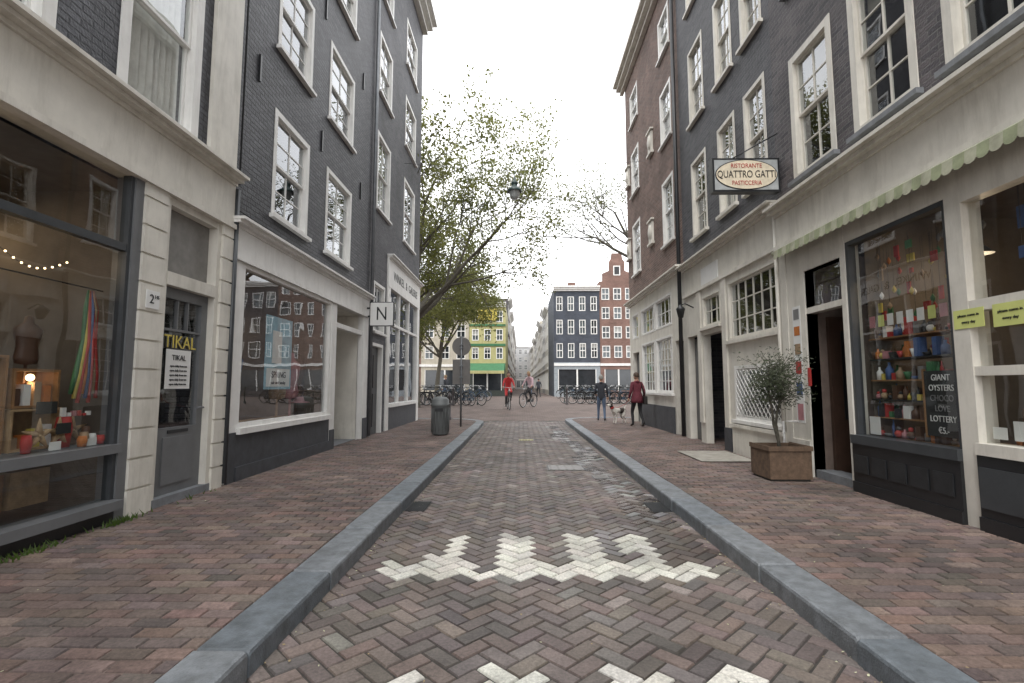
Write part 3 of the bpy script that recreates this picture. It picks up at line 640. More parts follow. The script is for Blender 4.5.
for w0 in (-.22,-.4):
    u=2.8
    while u<4.4: u+=clutter(u,.74,w0,.45)+R.uniform(0,.03)
for k in range(24):
    u=2.9+R.uniform(0,1.5); z=R.uniform(2.1,2.8); w0=-R.uniform(.2,.9); rb(u,z,R.uniform(.05,.14),R.uniform(.06,.2),w0,.015,R.choice(STOCK)); d.tube([FR.P(u,z+.1,w0),FR.P(u,3.3,w0)],.002,DMETAL,3)
for z in (1.2,1.6,2.0,2.4):
    d.box(FR,2.4,5.9,z-.02,z,-2.4,-2.1,WOODL); u=2.45
    while u<5.8:
        ww=R.uniform(.05,.14); d.box(FR,u,u+ww*.85,z,z+R.uniform(.06,.28),-2.3,-2.15,R.choice(STOCK)); u+=ww
lamp(b.root,FR.P(5.3,2.75,-.9),8,.5); lamp(b.root,FR.P(4.2,2.6,-1.1),7,.6); lamp(b.root,FR.P(3.4,2.6,-1.1),7,.6)
it2=b.p('entrance'); 
t.box(FR,6.16,7.42,2.95,3.40,-.15,.02,CREAM)
room(it2,FR,6.16,6.98,.1,2.95,1.2,wm=mat('entrance_wall',(.16,.12,.10),.8),fl=STONE,w=0)
t.box(FR,6.98,7.42,.1,2.95,-.15,.02,CREAM); t.box(FR,6.98,7.42,.1,.6,.021,.05,CREAM)
it2.box(FR,6.22,6.92,.1,2.2,-1.15,-1.1,BLACKP); it2.box(FR,6.905,6.965,.1,2.3,-1.0,-.25,mat('open_door_brown',(.06,.035,.025),.4)); it2.box(FR,6.895,6.905,.9,2.1,-.85,-.4,BLACKP)
t.box(FR,6.16,6.98,.1,.22,-.3,-.02,STONE)
t.box(FR,6.16,6.98,2.35,2.43,-.12,0,CREAM); gl.quad(FR,6.16,6.98,2.43,2.95,-.06,SGLASS)
for k,(m,z0,z1) in enumerate(((PINK,.6,.9),(BLUE,.95,1.2),(RED,1.25,1.5),(TAN,1.53,1.75),(ORANGE,1.8,2.0),(GREYI,2.03,2.25))): t.box(FR,7.13,7.27,z0+.27,z1+.20,.026,.029,m)
t.box(FR,7.1,7.3,.83,2.49,.0205,.0255,WHI)
t.box(FR,6.94,6.98,1.35,1.6,.0,.03,RED)
aw=b.p('awning'); AWM=[mat('awning_cream',(.42,.42,.31),.85,.3,6,.05,dirt=.4),mat('awning_green',(.31,.34,.21),.85,.3,6,.05,dirt=.4)]
n=int((7.5-(-1))/.115)
for i in range(n):
    u0=-1+i*.115; u1=u0+.115; m=AWM[i%2]
    for z0,z1,w0,w1 in ((3.41,3.35,.10,.2),(3.35,3.25,.2,.21)):
        aw.face([FR.P(u0,z0,w0),FR.P(u1,z0,w0),FR.P(u1,z1,w1),FR.P(u0,z1,w1)],m)
    um=(u0+u1)/2; aw.face([FR.P(u0,3.25,.21),FR.P(u0+.02,3.225,.212),FR.P(um,3.215,.213),FR.P(u1-.02,3.225,.212),FR.P(u1,3.25,.21)],m)
aw.tube([FR.P(-1,3.34,.15),FR.P(7.5,3.34,.15)],.04,AWM[0],8)
b.finish()
s=empty('restaurant_sign'); FQ=Fac((0,7.5,0),(1,0,0),(0,-1,0)); mb=MB()
mb.box(FQ,2.95,3.97,4.30,4.83,-.07,.06,BLACKP); mb.box(FQ,3.97,3.995,4.5,4.6,-.02,.02,DMETAL)
mb.box(FQ,2.98,3.94,4.33,4.80,.06,.063,mat('sign_pale',(.38,.40,.40),.5))
el=[FQ.P(3.46+.46*math.cos(t),4.565+.225*math.sin(t),.072) for t in [2*math.pi*i/40 for i in range(40)]]
elo=[FQ.P(3.46+.475*math.cos(t),4.565+.24*math.sin(t),.066) for t in [2*math.pi*i/40 for i in range(40)]]
mb.face(elo,BLACKP)
mb.face(el,mat('sign_cream',(.75,.66,.50),.5))
mb.tube([FQ.P(3.25,4.83,0),FQ.P(3.99,5.25,0)],.01,DMETAL,6)
mb.build('panel',s)
text('QUATTRO GATTI','lettering',s,FQ,3.46,4.565,.075,.16,BLACKP,ux=.70); text('RISTORANTE','lettering',s,FQ,3.46,4.70,.075,.095,RED,ux=.85); text('PASTICCERIA','lettering',s,FQ,3.46,4.43,.075,.095,RED,ux=.8)
# ---- D2
b=Bld('dark_terrace_building'); w=b.p('walls'); D0,D1=7.6,12.1; F2=Fac((RF+.01,0,0),(0,1,0),(-1,0,0))
cc=[(7.85,8.62),(9.0,9.8),(10.45,11.35)]
ops=[(a,c,4.72,6.5) for a,c in cc]+[(a,c,7.4,9.2) for a,c in cc]+[(a,c,10.2,11.8) for a,c in cc]
wall(w,F2,D0,D1,4.22,15,ops,DARKBR2); shell(b,F2,D0,D1,15,9,DARKBR2)
for o in ops: window(b,F2,*o,cols=2,rows=4,fw=.07,cur=R.choice([0,1,2,3]),fm=CREAM)
t=b.p('shopfront_trim'); gl=b.p('window_glass'); it=b.p('interiors')
gops=[(7.72,9.42,.74,1.72),(7.72,9.62,2.2,3.35),(9.95,10.95,.1,2.45),(11.25,11.95,.1,2.5),(9.95,10.95,2.6,3.3)]
wall(w,F2,D0,D1,.1,4.1,gops,CREAM,reveal=.16)
cornice(t,F2,D0,D1,4.1,CREAM,.2,.12); t.box(F2,D0,D1,3.45,3.52,.002,.06,CREAM)
window(b,F2,7.72,9.62,2.2,3.35,cols=6,rows=3,split=False,fw=.06,fm=CREAM,cur=3,sill=True)
window(b,F2,7.72,9.42,.74,1.72,cols=1,rows=1,split=False,fw=.06,fm=WHITE,cur=3)
window(b,F2,9.95,10.95,2.6,3.3,cols=3,rows=2,split=False,fw=.05,fm=CREAM,cur=3)
la=b.p('lattice_grille')
for i in range(-6,18):
    for sg in (1,-1):
        x0=7.8+i*.14; z0,z1=.82,1.64; xa=x0; xb=x0+sg*.82; lo,hi=7.80,9.36
        def at(x): return z0+(x-xa)/(xb-xa)*(z1-z0)
        a,c=min(xa,xb),max(xa,xb); a2,c2=max(a,lo),min(c,hi)
        if a2<c2: la.tube([F2.P(a2,at(a2),.0+.006*sg),F2.P(c2,at(c2),.0+.006*sg)],.008,WHITE,4)
t.box(F2,7.62,9.5,.1,.6,.002,.05,CREAM); t.box(F2,7.62,9.5,.6,.66,.002,.09,CREAM)
dr=b.p('door'); it.box(F2,9.9,11.0,.1,2.5,-.9,-.85,BLACKP); 
dr.box(F2,11.3,11.9,.12,2.45,-.2,-.14,BLACKP); dr.box(F2,9.97,10.93,.12,2.4,-.6,-.54,DGREY)
for q in range(2): dr.box(F2,11.38,11.82,.3+q*1.1,1.2+q*1.1,-.14,-.125,DGREY)
t.box(F2,9.6,9.9,.1,.55,.002,.04,PLINTH)
for u in (9.75,11.1): t.box(F2,u-.1,u+.1,.56,3.45,.002,.04,CREAM)
lt=b.p('wall_lantern'); lt.tube([F2.P(11.5,3.15,.0),F2.P(11.5,3.25,.2),F2.P(11.5,3.2,.3)],.015,DMETAL,6); lt.lathe(F2.P(11.5,2.9,.3),[(.001,0),(.06,.02),(.10,.2),(.11,.22),(.03,.3),(.001,.33)],DMETAL,8)
t.box(F2,10.0,10.9,3.53,3.9,.002,.03,WHI)
t.tube([F2.P(7.65,.2,.05),F2.P(7.65,4.1,.05)],.03,CREAM,8)
b.finish()
# ---- E
b=Bld('red_brick_corner_building'); w=b.p('walls'); E0,E1=12.1,18.25; F3=Fac((RF+.02,0,0),(0,1,0),(-1,0,0))
cc=[(12.75,13.75),(16.35,17.45)]
ops=[(a,c,5.2,7.0) for a,c in cc]+[(a,c,8.05,9.6) for a,c in cc]+[(a,c,10.6,11.8) for a,c in cc]
wall(w,F3,E0,E1,4.3,12.6,ops,REDBR); shell(b,F3,E0,E1,12.7,9,REDBR)
for o in ops: window(b,F3,*o,cols=2,rows=4,fw=.09,cur=R.choice([0,1,2]),fm=WHITE)
t=b.p('shopfront_trim'); cornice(t,F3,E0,E1+.3,12.55,CREAM,.4,.4)
gops=[(13.2,16.5,1.15,2.72),(13.2,16.5,2.98,3.85),(12.3,12.95,.1,2.5),(16.9,17.8,.1,2.5),(16.9,17.8,2.98,3.85)]
wall(w,F3,E0,E1,.1,4.2,gops,CREAM,reveal=.16); cornice(t,F3,E0,E1,4.18,CREAM,.22,.14)
for a,c in ((13.2,14.8),(14.9,16.5)):
    window(b,F3,a,c,1.15,2.72,cols=5,rows=5,split=False,fw=.06,fm=WHITE,cur=3); window(b,F3,a,c,2.98,3.85,cols=4,rows=2,split=False,fw=.06,fm=WHITE,cur=3,sill=False)
window(b,F3,16.9,17.8,2.98,3.85,cols=3,rows=2,split=False,fw=.06,fm=WHITE,cur=3,sill=False)
t.box(F3,13.1,16.6,.1,.8,.002,.05,PLINTH)
dr=b.p('door'); dr.box(F3,12.3,12.95,.12,2.45,-.2,-.14,BLACKP); dr.box(F3,16.9,17.8,.12,2.45,-.2,-.14,DGREY)
for (u,z) in ((14.75,8.75),(14.9,6.0),(17.95,6.3),(17.9,9.0)):
    t.box(F3,u-.2,u+.2,z-.3,z+.3,.002,.06,CREAM); t.ball(F3.P(u,z,.06),.16,CREAM,8,.4,1,1.4); t.box(F3,u-.26,u+.26,z-.4,z-.33,.002,.1,CREAM); t.box(F3,u-.26,u+.26,z+.33,z+.38,.002,.1,CREAM)
t.tube([F3.P(12.25,.15,.08),F3.P(12.25,12.6,.08)],.05,DMETAL,8)
b.finish()
# ------------------------------------------------------------------ FAR BUILDINGS
def farb(name,fc,u0,u1,h,storeys,cols,wm,fm,ground=None,gm=None,depth=10,z0=.3,top='cornice',ww=.55,gable=None):
    b=Bld(name); w=b.p('walls'); gh=3.4 if storeys>2 else 3.0; sh=(h-gh-.4)/max(1,(storeys-1))
    ops=[]; cw=(u1-u0)/cols
    for s_ in range(storeys-1):
        for c_ in range(cols):
            um=u0+cw*(c_+.5); v=z0+gh+s_*sh+.45; ops.append((um-cw*ww/2,um+cw*ww/2,v,v+sh*.62))
    wall(w,fc,u0,u1,z0+gh,z0+h,ops,wm,reveal=.12)
    wall(w,fc,u0,u1,z0-.4,z0+gh,[(u0+.4,u1-.4,z0+.6,z0+gh-.7)],gm or wm,reveal=.12)
    shell(b,fc,u0,u1,z0+h,depth,wm)
    f=b.p('window_frames'); g=b.p('window_glass')
    for (a,c,d_,e) in ops:
        t_=.075
        f.box(fc,a,a+t_,d_,e,-.1,.03,fm); f.box(fc,c-t_,c,d_,e,-.1,.03,fm); f.box(fc,a+t_,c-t_,e-t_,e,-.1,.03,fm); f.box(fc,a+t_,c-t_,d_,d_+t_,-.1,.03,fm)
        f.box(fc,a+t_,c-t_,(d_+e)/2-.04,(d_+e)/2+.04,-.08,.0,fm); f.box(fc,(a+c)/2-.025,(a+c)/2+.025,d_+t_,e-t_,-.079,-.01,fm)
        sp=e-(e-d_)*R.uniform(.2,.5) if R.random()<.35 else e-t_
        g.quad(fc,a+t_,c-t_,d_+t_,sp,-.082,R.choice(FGL[:2]))
        if sp<e-t_: g.quad(fc,a+t_,c-t_,sp,e-t_,-.082,FGL[2])
    a,c,d_,e=u0+.4,u1-.4,z0+.6,z0+gh-.7; n=max(2,int((c-a)/1.4))
    for i in range(n+1):
        x=a+(c-a)*i/n; f.box(fc,max(a,x-.07),min(c,x+.07),d_,e,-.1,.03,fm)
    g.quad(fc,a,c,d_,e,-.09,FGL[0])
    t=b.p('trim'); t.box(fc,u0,u1,z0+gh-.35,z0+gh-.1,.002,.08,fm)
    if top=='cornice': cornice(t,fc,u0-.02,u1+.02,z0+h-.3,fm,.45,.5)
    if top=='gable':
        um=(u0+u1)/2; hw=(u1-u0)/2
        zt=z0+h; P=[(u0,zt),(u0+.3,zt),(u0+.3,zt+.8),(um-hw*.45,zt+1.1),(um-hw*.45,zt+2.0),(um-.6,zt+2.3),(um-.5,zt+2.9),(um+.5,zt+2.9),(um+.6,zt+2.3),(um+hw*.45,zt+2.0),(um+hw*.45,zt+1.1),(u1-.3,zt+.8),(u1-.3,zt),(u1,zt)]
        pts=[fc.P(x,y,0) for x,y in P[1:-1]]; w.face(pts if not fc.flip else pts[::-1],wm)
        pts2=[fc.P(x,y,-.3) for x,y in P[1:-1]]; w.face(pts2,wm)
        for i in range(len(pts)-1): w.face([pts[i],pts[i+1],pts2[i+1],pts2[i]],fm)
        t.box(fc,um-.35,um+.35,zt+.6,zt+1.6,.004,.03,fm); t.box(fc,um-.25,um+.25,zt+.7,zt+1.5,.03,.035,BLACKP)
    cu=u0+(u1-u0)*R.uniform(.2,.8); b.p('roof').box(fc,cu-.4,cu+.4,z0+h-.3,z0+h+1.2,-3.6,-2.9,REDBR2)
    return b
def FY(y): return Fac((0,y,0),(1,0,0),(0,-1,0))
PALE=mat('pale_stucco',(.62,.60,.55),.7,.15,2,.1,dirt=.3); PALE2=mat('sand_stucco',(.46,.42,.34),.7,.15,2,.1,dirt=.3); GREYS=mat('grey_stucco',(.42,.42,.42),.7,.15,2,.1,dirt=.3)
YELW=mat('yellow_wall',(.44,.41,.19),.6,.15,2,.1,dirt=.3); GREENP=mat('green_paint',(.05,.17,.08),.5,.2,3,.05)
NAVY=brickmat('navy_brick',(.055,.065,.085),(.07,.08,.10),(.06,.065,.08))
farb('navy_canal_house',FY(50),3.4,8.0,10.9,4,4,NAVY,WHITE,gm=mat('grey_green',(.3,.33,.35),.6)).finish()
farb('red_canal_house',FY(50),8.02,11.6,11.6,5,3,REDBR2,WHITE,top='gable',gm=REDBR2,ww=.66).finish()
farb('brick_canal_house',FY(50),11.62,17,12.5,5,4,REDBR,WHITE).finish()
farb('brick_canal_house',FY(50),17.02,26,11.5,4,6,DARKBR3,WHITE).finish()
FRR=Fac((3.38,0,0),(0,1,0),(-1,0,0))
y=60
for i,(wd,h,m) in enumerate(((8,10.5,PALE),(7,11.5,GREYS),(9,10.2,PALE),(8,12,PALE2),(10,11,PALE),(12,10.5,GREYS),(14,12,PALE),(18,11,PALE2),(24,12,PALE))):
    farb('pale_street_house',FRR,y,y+wd,h,5,3 if wd<12 else 5,m,WHITE).finish(); y+=wd
FLL=Fac((-1.5,0,0),(0,1,0),(1,0,0))
y=62
for i,(wd,h,m) in enumerate(((7,12,DARKBR3),(7,13,REDBR),(8,12.2,PALE2),(8,13,DARKBR3),(10,12,PALE),(14,12.5,REDBR),(18,13,PALE2),(26,13,REDBR))):
    farb('street_house',FLL,y,y+wd,h,5,3 if wd<12 else 5,m,WHITE).finish(); y+=wd
farb('street_end_house',FY(165),-6,8,14,5,8,GREYS,WHITE).finish()
b=farb('yellow_cafe_building',FY(52),-5.3,-1.5,9.6,4,3,YELW,WHITE,gm=mat('cafe_dark',(.05,.06,.05),.5)); t=b.p('trim'); fy=FY(52)
t.box(fy,-5.3,-1.5,3.1,3.7,.09,.14,GREENP); t.box(fy,-5.3,-1.5,5.5,5.75,.03,.1,GREENP); t.box(fy,-5.3,-1.5,7.6,7.8,.03,.1,GREENP)
t.face([fy.P(-5.2,3.7,.15),fy.P(-1.6,3.7,.15),fy.P(-1.6,2.9,1.4),fy.P(-5.2,2.9,1.4)],GREENP); t.face([fy.P(-5.2,2.9,1.4),fy.P(-1.6,2.9,1.4),fy.P(-1.6,2.6,1.4),fy.P(-5.2,2.6,1.4)],YELW)
t.box(fy,-4.4,-2.4,8.2,9.4,.1,.2,YEL); b.finish()
x=-5.32
for (wd,h,m,tp) in ((5,10.5,PALE2,'cornice'),(4.6,12,REDBR2,'gable'),(5.5,11,PALE,'cornice'),(5,12.5,DARKBR3,'gable'),(6,11.5,REDBR,'cornice'),(6,12,PALE2,'cornice')):
    farb('canal_house',FY(52),x-wd,x-.02,h,4,3,m,WHITE,top=tp).finish(); x-=wd
# ------------------------------------------------------------------ TREES
BARK=mat('bark',(.10,.09,.07),.9,.4,12,.5,40)
def tree(name,base,trunkh,limb,seed,lm,leaves=26,tr=.28,lean=(0,0),nl=8,lsz=(.06,.11),up=.25,keep=.9):
    r=random.Random(seed); mb=MB(); lf=MB(); root=empty(name)
    V=Vector
    def leafcluster(p,n,sp):
        for _ in range(n):
            c=p+V((r.gauss(0,sp),r.gauss(0,sp),r.gauss(0,sp*.8))); s=r.uniform(*lsz)
            a=V((r.uniform(-1,1),r.uniform(-1,1),r.uniform(-1,1))).normalized(); q=a.orthogonal().normalized(); q2=a.cross(q)
            t=r.uniform(0,6.28); q,q2=q*math.cos(t)+q2*math.sin(t),q2*math.cos(t)-q*math.sin(t)
            lf.face([c-q*s,c-q2*s*.6,c+q*s,c+q2*s*.6],lm)
    def grow(p,d,ln,rad,lev):
        n=5 if lev<2 else 3; pts=[p]; rs=[rad]; dd=d.copy()
        for i in range(n):
            dd=(dd+V((r.gauss(0,.13),r.gauss(0,.13),r.gauss(0,.10)+ (up*.35 if lev<3 else -.05)))).normalized()
            p=p+dd*(ln/n); pts.append(p); rs.append(rad*(1-.62*(i+1)/n))
        mb.tube(pts,rs,BARK,(10,7,5,4,3)[min(lev,4)],cap=False)
        if lev>=2:
            for q in pts[1:]: leafcluster(q,leaves//(3 if lev>2 else 6),.22)
        if lev>=4: return
        k=(0,6,5,5,4)[lev]
        for j in range(k):
            t=r.uniform(.3,1.0) if j else 1.0; idx=min(len(pts)-2,int(t*(len(pts)-1))); ft=t*(len(pts)-1)-idx
            q=pts[idx].lerp(pts[idx+1],min(1,ft)); bd=(pts[idx+1]-pts[idx]).normalized()
            o=bd.orthogonal().normalized(); o=Matrix.Rotation(r.uniform(0,6.28),3,bd)@o
            nd=(bd*r.uniform(.5,.9)+o*r.uniform(.5,.95)+V((0,0,.1))).normalized()
            grow(q,nd,ln*r.uniform(.45,.62),rs[idx]*.55+.003,lev+1)
    n=5; p=V(base); pts=[p]; rs=[tr*1.25]; dd=V((lean[0],lean[1],1)).normalized()
    for i in range(n):
        dd=(dd+V((r.gauss(0,.04),r.gauss(0,.04),.02))).normalized(); p=p+dd*trunkh/n; pts.append(p); rs.append(tr*(1-.25*(i+1)/n))
    mb.tube(pts,rs,BARK,12,cap=False)
    for j in range(nl):
        a=2*math.pi*j/nl+r.uniform(-.3,.3); el=r.uniform(.35,1.2) if j else 1.45
        nd=V((math.cos(a)*math.cos(el),math.sin(a)*math.cos(el),math.sin(el)))
        q=pts[-1].lerp(pts[-2],r.uniform(0,.9)); grow(q,nd,limb*r.uniform(.8,1.1),tr*.5,1)
    mb.build('trunk_and_branches',root); lf.build('foliage',root)
LF1=leafmat('spring_leaves',(.10,.115,.025),(.22,.225,.065),.5); LF2=leafmat('spring_leaves_olive',(.10,.115,.04),(.18,.19,.07),.5)
tree('elm_tree',(-5.4,25.5,.3),5.5,7.0,3,LF1,leaves=21,nl=9,lsz=(.055,.10))
tree('elm_tree',(-9,33,.3),5.0,6.5,5,LF1,leaves=20,nl=8)
tree('elm_tree',(-7.0,42,.3),4.0,4.6,8,LF1,leaves=18,nl=7,tr=.2)
tree('elm_tree',(9.3,26.5,.3),6.5,6.0,12,LF2,leaves=7,nl=8,lsz=(.05,.09))
# ------------------------------------------------------------------ STREET LAMP on cable
s=empty('hanging_street_lamp'); mb=MB(); c=Vector((-.17,15.5,7.25))
LG=mat('lamp_green_black',(.03,.06,.055),.4); LGL=mat('lamp_glass',(.45,.47,.46),.2)
mb.lathe(c,[(.001,.02),(.1,.05),(.14,.12),(.17,.30)],LGL,16); mb.lathe(c,[(.24,.28),(.25,.31),(.17,.40),(.10,.46),(.09,.52),(.12,.55),(.10,.60),(.05,.66),(.03,.75),(.001,.78)],LG,16)
mb.lathe(c,[(.24,.28),(.17,.30)],LG,16)
mb.tube([c+Vector((0,0,.75)),c+Vector((0,0,.98))],.012,LG,6)
cz=c.z+.98
pts=[Vector((-3.72,15.5,cz+.28)).lerp(Vector((c.x,15.5,cz)),t) for t in (0,.5,1)]; pts[1].z-=.03
mb.tube(pts,.006,METAL,5); pts=[Vector((c.x,15.5,cz)).lerp(Vector((4.0,15.5,cz+.3)),t) for t in (0,.5,1)]; pts[1].z-=.03; mb.tube(pts,.006,METAL,5)
mb.build('lantern',s)
# ------------------------------------------------------------------ BIN, SIGNS, RAILINGS
s=empty('litter_bin',(-2.02,12.75,.12)); mb=MB(); BM=mat('bin_grey',(.15,.16,.16),.5,.2,5,.05)
mb.lathe((0,0,0),[(.001,.02),(.2,.02),(.215,.05),(.225,.72),(.235,.73),(.235,.79),(.22,.80),(.22,.88),(.15,.95),(.001,.97)],BM,24)
mb.lathe((0,0,0),[(.17,0),(.17,.03)],DMETAL,16)
for k in range(16):
    a=k*2*math.pi/16; mb.tube([(math.cos(a)*.224,math.sin(a)*.224,.08),(math.cos(a)*.228,math.sin(a)*.228,.68)],.008,BM,4)
mb.box(WF,-.1,.1,.60,.68,.215,.236,BLACKP); mb.build('body',s)
s=empty('traffic_sign',(-1.80,15.3,.12)); mb=MB()
SB=mat('sign_back_grey',(.17,.16,.15),.55,.15,6,.05)
mb.tube([(0,0,0),(0,0,2.75)],.03,METAL,10)
def disc(mb,c,r,m,th=.015,n=28):
    for sgn in (-1,1):
        mb.face([(c[0]+r*math.cos(2*math.pi*i/n),c[1]+sgn*th,c[2]+r*math.sin(2*math.pi*i/n)) for i in range(n)],m)
    for i in range(n):
        a,b_=2*math.pi*i/n,2*math.pi*(i+1)/n
        mb.face([(c[0]+r*math.cos(a),c[1]-th,c[2]+r*math.sin(a)),(c[0]+r*math.cos(b_),c[1]-th,c[2]+r*math.sin(b_)),(c[0]+r*math.cos(b_),c[1]+th,c[2]+r*math.sin(b_)),(c[0]+r*math.cos(a),c[1]+th,c[2]+r*math.sin(a))],m)
disc(mb,(0,.05,2.45),.29,SB); mb.wbox(-.27,.27,.04,.06,1.28,2.04,SB)
for z in (2.4,2.5,1.5,1.85): mb.wbox(-.05,.05,-.04,.035,z-.02,z+.02,METAL)
mb.build('pole_and_panels',s)
def bollard(x,y):
    s=empty('bollard',(x,y,gz(y) if y>18.9 else .12)); mb=MB(); mb.lathe((0,0,0),[(.09,0),(.09,.08),(.06,.12),(.05,.8),(.07,.83),(.06,.9),(.03,.98),(.001,1.0)],mat('bollard_grey',(.07,.06,.06),.5),12); mb.build('body',s)
for x,y in ((-2.6,18.5),(-3.6,27),(2.6,28),(-5,18.7),(5,19.4)): bollard(x,y)
RG=mat('railing_green_black',(.02,.035,.03),.4)
def railing(x0,x1,y):
    s=empty('bridge_railing'); mb=MB(); n=int(abs(x1-x0)/1.5)
    for z in (.55,.98): mb.tube([(x0,y,.3+z),(x1,y,.3+z)],.022,RG,6)
    for i in range(n+1):
        x=x0+(x1-x0)*i/n; mb.lathe((x,y,.3),[(.06,0),(.05,.1),(.03,.15),(.03,1.0),(.045,1.04),(.001,1.1)],RG,8)
    mb.build('rails_and_posts',s)
railing(-16,-2.4,28.4); railing(2.7,16,30.6)
# ------------------------------------------------------------------ PLANTER with olive
s=empty('potted_olive_tree',(3.50,6.9,.12)); mb=MB(); RUST=mat('rusty_steel',(.14,.09,.058),.8,.4,14,.2,60,dirt=.4)
a=.27;h=.44
mb.wbox(-a,a,-a,-a+.02,0.03,h,RUST); mb.wbox(-a,a,a-.02,a,0.03,h,RUST); mb.wbox(-a,-a+.02,-a+.02,a-.02,0.03,h,RUST); mb.wbox(a-.02,a,-a+.02,a-.02,0.03,h,RUST)
mb.wbox(-a-.015,a+.015,-a-.015,-a,h-.05,h+.01,RUST); mb.wbox(-a-.015,-a,-a,a,h-.05,h+.01,RUST); mb.wbox(a,a+.015,-a,a,h-.05,h+.01,RUST); mb.wbox(-a+.02,a-.02,-a+.02,a-.02,.0,h-.05,SAND)
mb.build('planter_box',s)
tb=MB(); lf=MB(); r=random.Random(4); LO=leafmat('olive_leaves',(.045,.06,.03),(.12,.14,.08))
for st in range(2):
    pts=[Vector((.02*st,.02,.38))]
    for i in range(6): pts.append(pts[-1]+Vector((r.gauss(0,.03),r.gauss(0,.03),.165)))
    tb.tube(pts,[.022,.02,.018,.016,.014,.012,.01],BARK,7)
    for j in range(34):
        q=pts[4+j%3]; a=r.uniform(0,6.28); e=r.uniform(-.2,1.2); ln=r.uniform(.2,.55)
        dd=Vector((math.cos(a)*math.cos(e),math.sin(a)*math.cos(e),math.sin(e))); pp=[q,q+dd*ln*.5+Vector((0,0,.03)),q+dd*ln+Vector((0,0,.0))]
        tb.tube(pp,[.006,.004,.002],BARK,4,cap=False)
        for k in range(46):
            t=r.uniform(.25,1.05); c=q+dd*ln*t+Vector((r.gauss(0,.05),r.gauss(0,.05),r.gauss(0,.05)))
            u=Vector((r.uniform(-1,1),r.uniform(-1,1),r.uniform(-.6,1))).normalized()*r.uniform(.018,.034); v=u.orthogonal().normalized()*.008
            lf.face([c-u,c-v,c+u,c+v],LO)
tb.build('stems',s); lf.build('foliage',s)
mb=MB(); mb.wbox(2.95,3.85,8.3,9.6,.13,.137,mat('worn_slab',(.33,.31,.27),.8,.25,6,.2,dirt=.5)); mb.build('entrance_mat')
s=empty('handrail'); mb=MB(); mb.tube([(3.75,7.25,.12),(3.75,7.25,.85),(3.95,7.25,.85)],.018,WHITE,8); mb.tube([(3.75,7.25,.45),(3.95,7.25,.45)],.014,WHITE,8); mb.build('rail',s)
mb=MB(); WD=leafmat('weed_leaves',(.06,.10,.02),(.10,.16,.03))
for i in range(300):
    y=R.choice([R.gauss(3.75,.2),R.gauss(4.6,.1),R.gauss(2.6,.3),R.uniform(0,6)]); x=LF+.1+abs(R.gauss(0,.03)); a=R.uniform(0,6.28); l=R.uniform(.02,.07)
    mb.face([(x,y,.12),(x+.01,y+.01,.12),(x+math.cos(a)*l*.6,y+math.sin(a)*l*.6,.12+l)],WD)
mb.build('weeds')
# ------------------------------------------------------------------ BICYCLES
RUB=mat('rubber',(.02,.02,.02),.8); CHR=mat('chrome',(.5,.5,.5),.3,metal=.9)
def bike_mesh(fm):
    mb=MB(); r=.335
    for y in (-.53,.53):
        pts=[(0,y+r*math.cos(t),r+.0+r*math.sin(t)) for t in [2*math.pi*i/22 for i in range(23)]]; 
        mb.tube(pts,.018,RUB,6,cap=False)
        pts=[(0,y+(r-.03)*math.cos(t),r+(r-.03)*math.sin(t)) for t in [2*math.pi*i/22 for i in range(23)]]; mb.tube(pts,.008,CHR,4,cap=False)
        for i in range(12):
            t=2*math.pi*i/12; mb.tube([(0,y,r),(0,y+(r-.03)*math.cos(t),r+(r-.03)*math.sin(t))],.002,CHR,3,cap=False)
        mb.tube([(-.05,y,r),(.05,y,r)],.02,CHR,6)
        pts=[(0,y+(r+.035)*math.cos(t),r+(r+.035)*math.sin(t)) for t in [math.radians(a) for a in (range(30,191,20) if y<0 else range(20,151,20))]]; mb.tube(pts,.02,fm,5)
    BB=(0,-.1,.29); ST=(0,-.27,.82); HT=(0,.33,.88); HB=(0,.37,.72)
    mb.tube([BB,ST],.016,fm,6); mb.tube([BB,HB],.018,fm,6); mb.tube([(0,-.2,.62),HT],.015,fm,6); mb.tube([HT,HB],.02,fm,6)
    for sx in (-.035,.035):
        mb.tube([(sx,-.53,r),(sx*.5,-.1,.29)],.01,fm,5); mb.tube([(sx,-.53,r),(sx*.5,-.25,.76)],.009,fm,5); mb.tube([(sx*.6,.37,.72),(sx,.53,r)],.011,fm,5)
    mb.tube([HT,(0,.31,1.03)],.013,CHR,6); mb.tube([(-.29,.12,1.05),(-.25,.28,1.06),(0,.33,1.03),(.25,.28,1.06),(.29,.12,1.05)],.012,CHR,6)
    mb.tube([(-.29,.12,1.05),(-.29,.03,1.045)],.018,RUB,6); mb.tube([(.29,.12,1.05),(.29,.03,1.045)],.018,RUB,6)
    mb.tube([ST,(0,-.29,.93)],.012,CHR,6); mb.ball((0,-.31,.95),.1,RUB,8,.95,1.3,.35)
    mb.wbox(-.07,.07,-.78,-.35,.70,.715,DMETAL); mb.tube([(0,-.7,.7),(0,-.53,r)],.006,DMETAL,4)
    mb.tube([(-.1,-.1,.29),(.1,-.1,.29)],.012,CHR,6); mb.tube([(.09,-.1,.29),(.09,-.02,.15)],.01,CHR,5); mb.tube([(-.09,-.1,.29),(-.09,-.18,.43)],.01,CHR,5)
    mb.wbox(.07,.17,-.05,.01,.135,.155,RUB); mb.wbox(-.17,-.07,-.21,-.15,.42,.44,RUB)
    mb.wbox(.025,.04,-.55,-.02,.24,.38,fm); mb.ball((0,.42,.9),.045,CHR,6)
    mb.tube([(.05,-.5,.33),(.22,-.45,.02)],.008,CHR,5)
    o=mb.build('bicycle_tmp'); me=o.data; bpy.data.objects.remove(o); return me
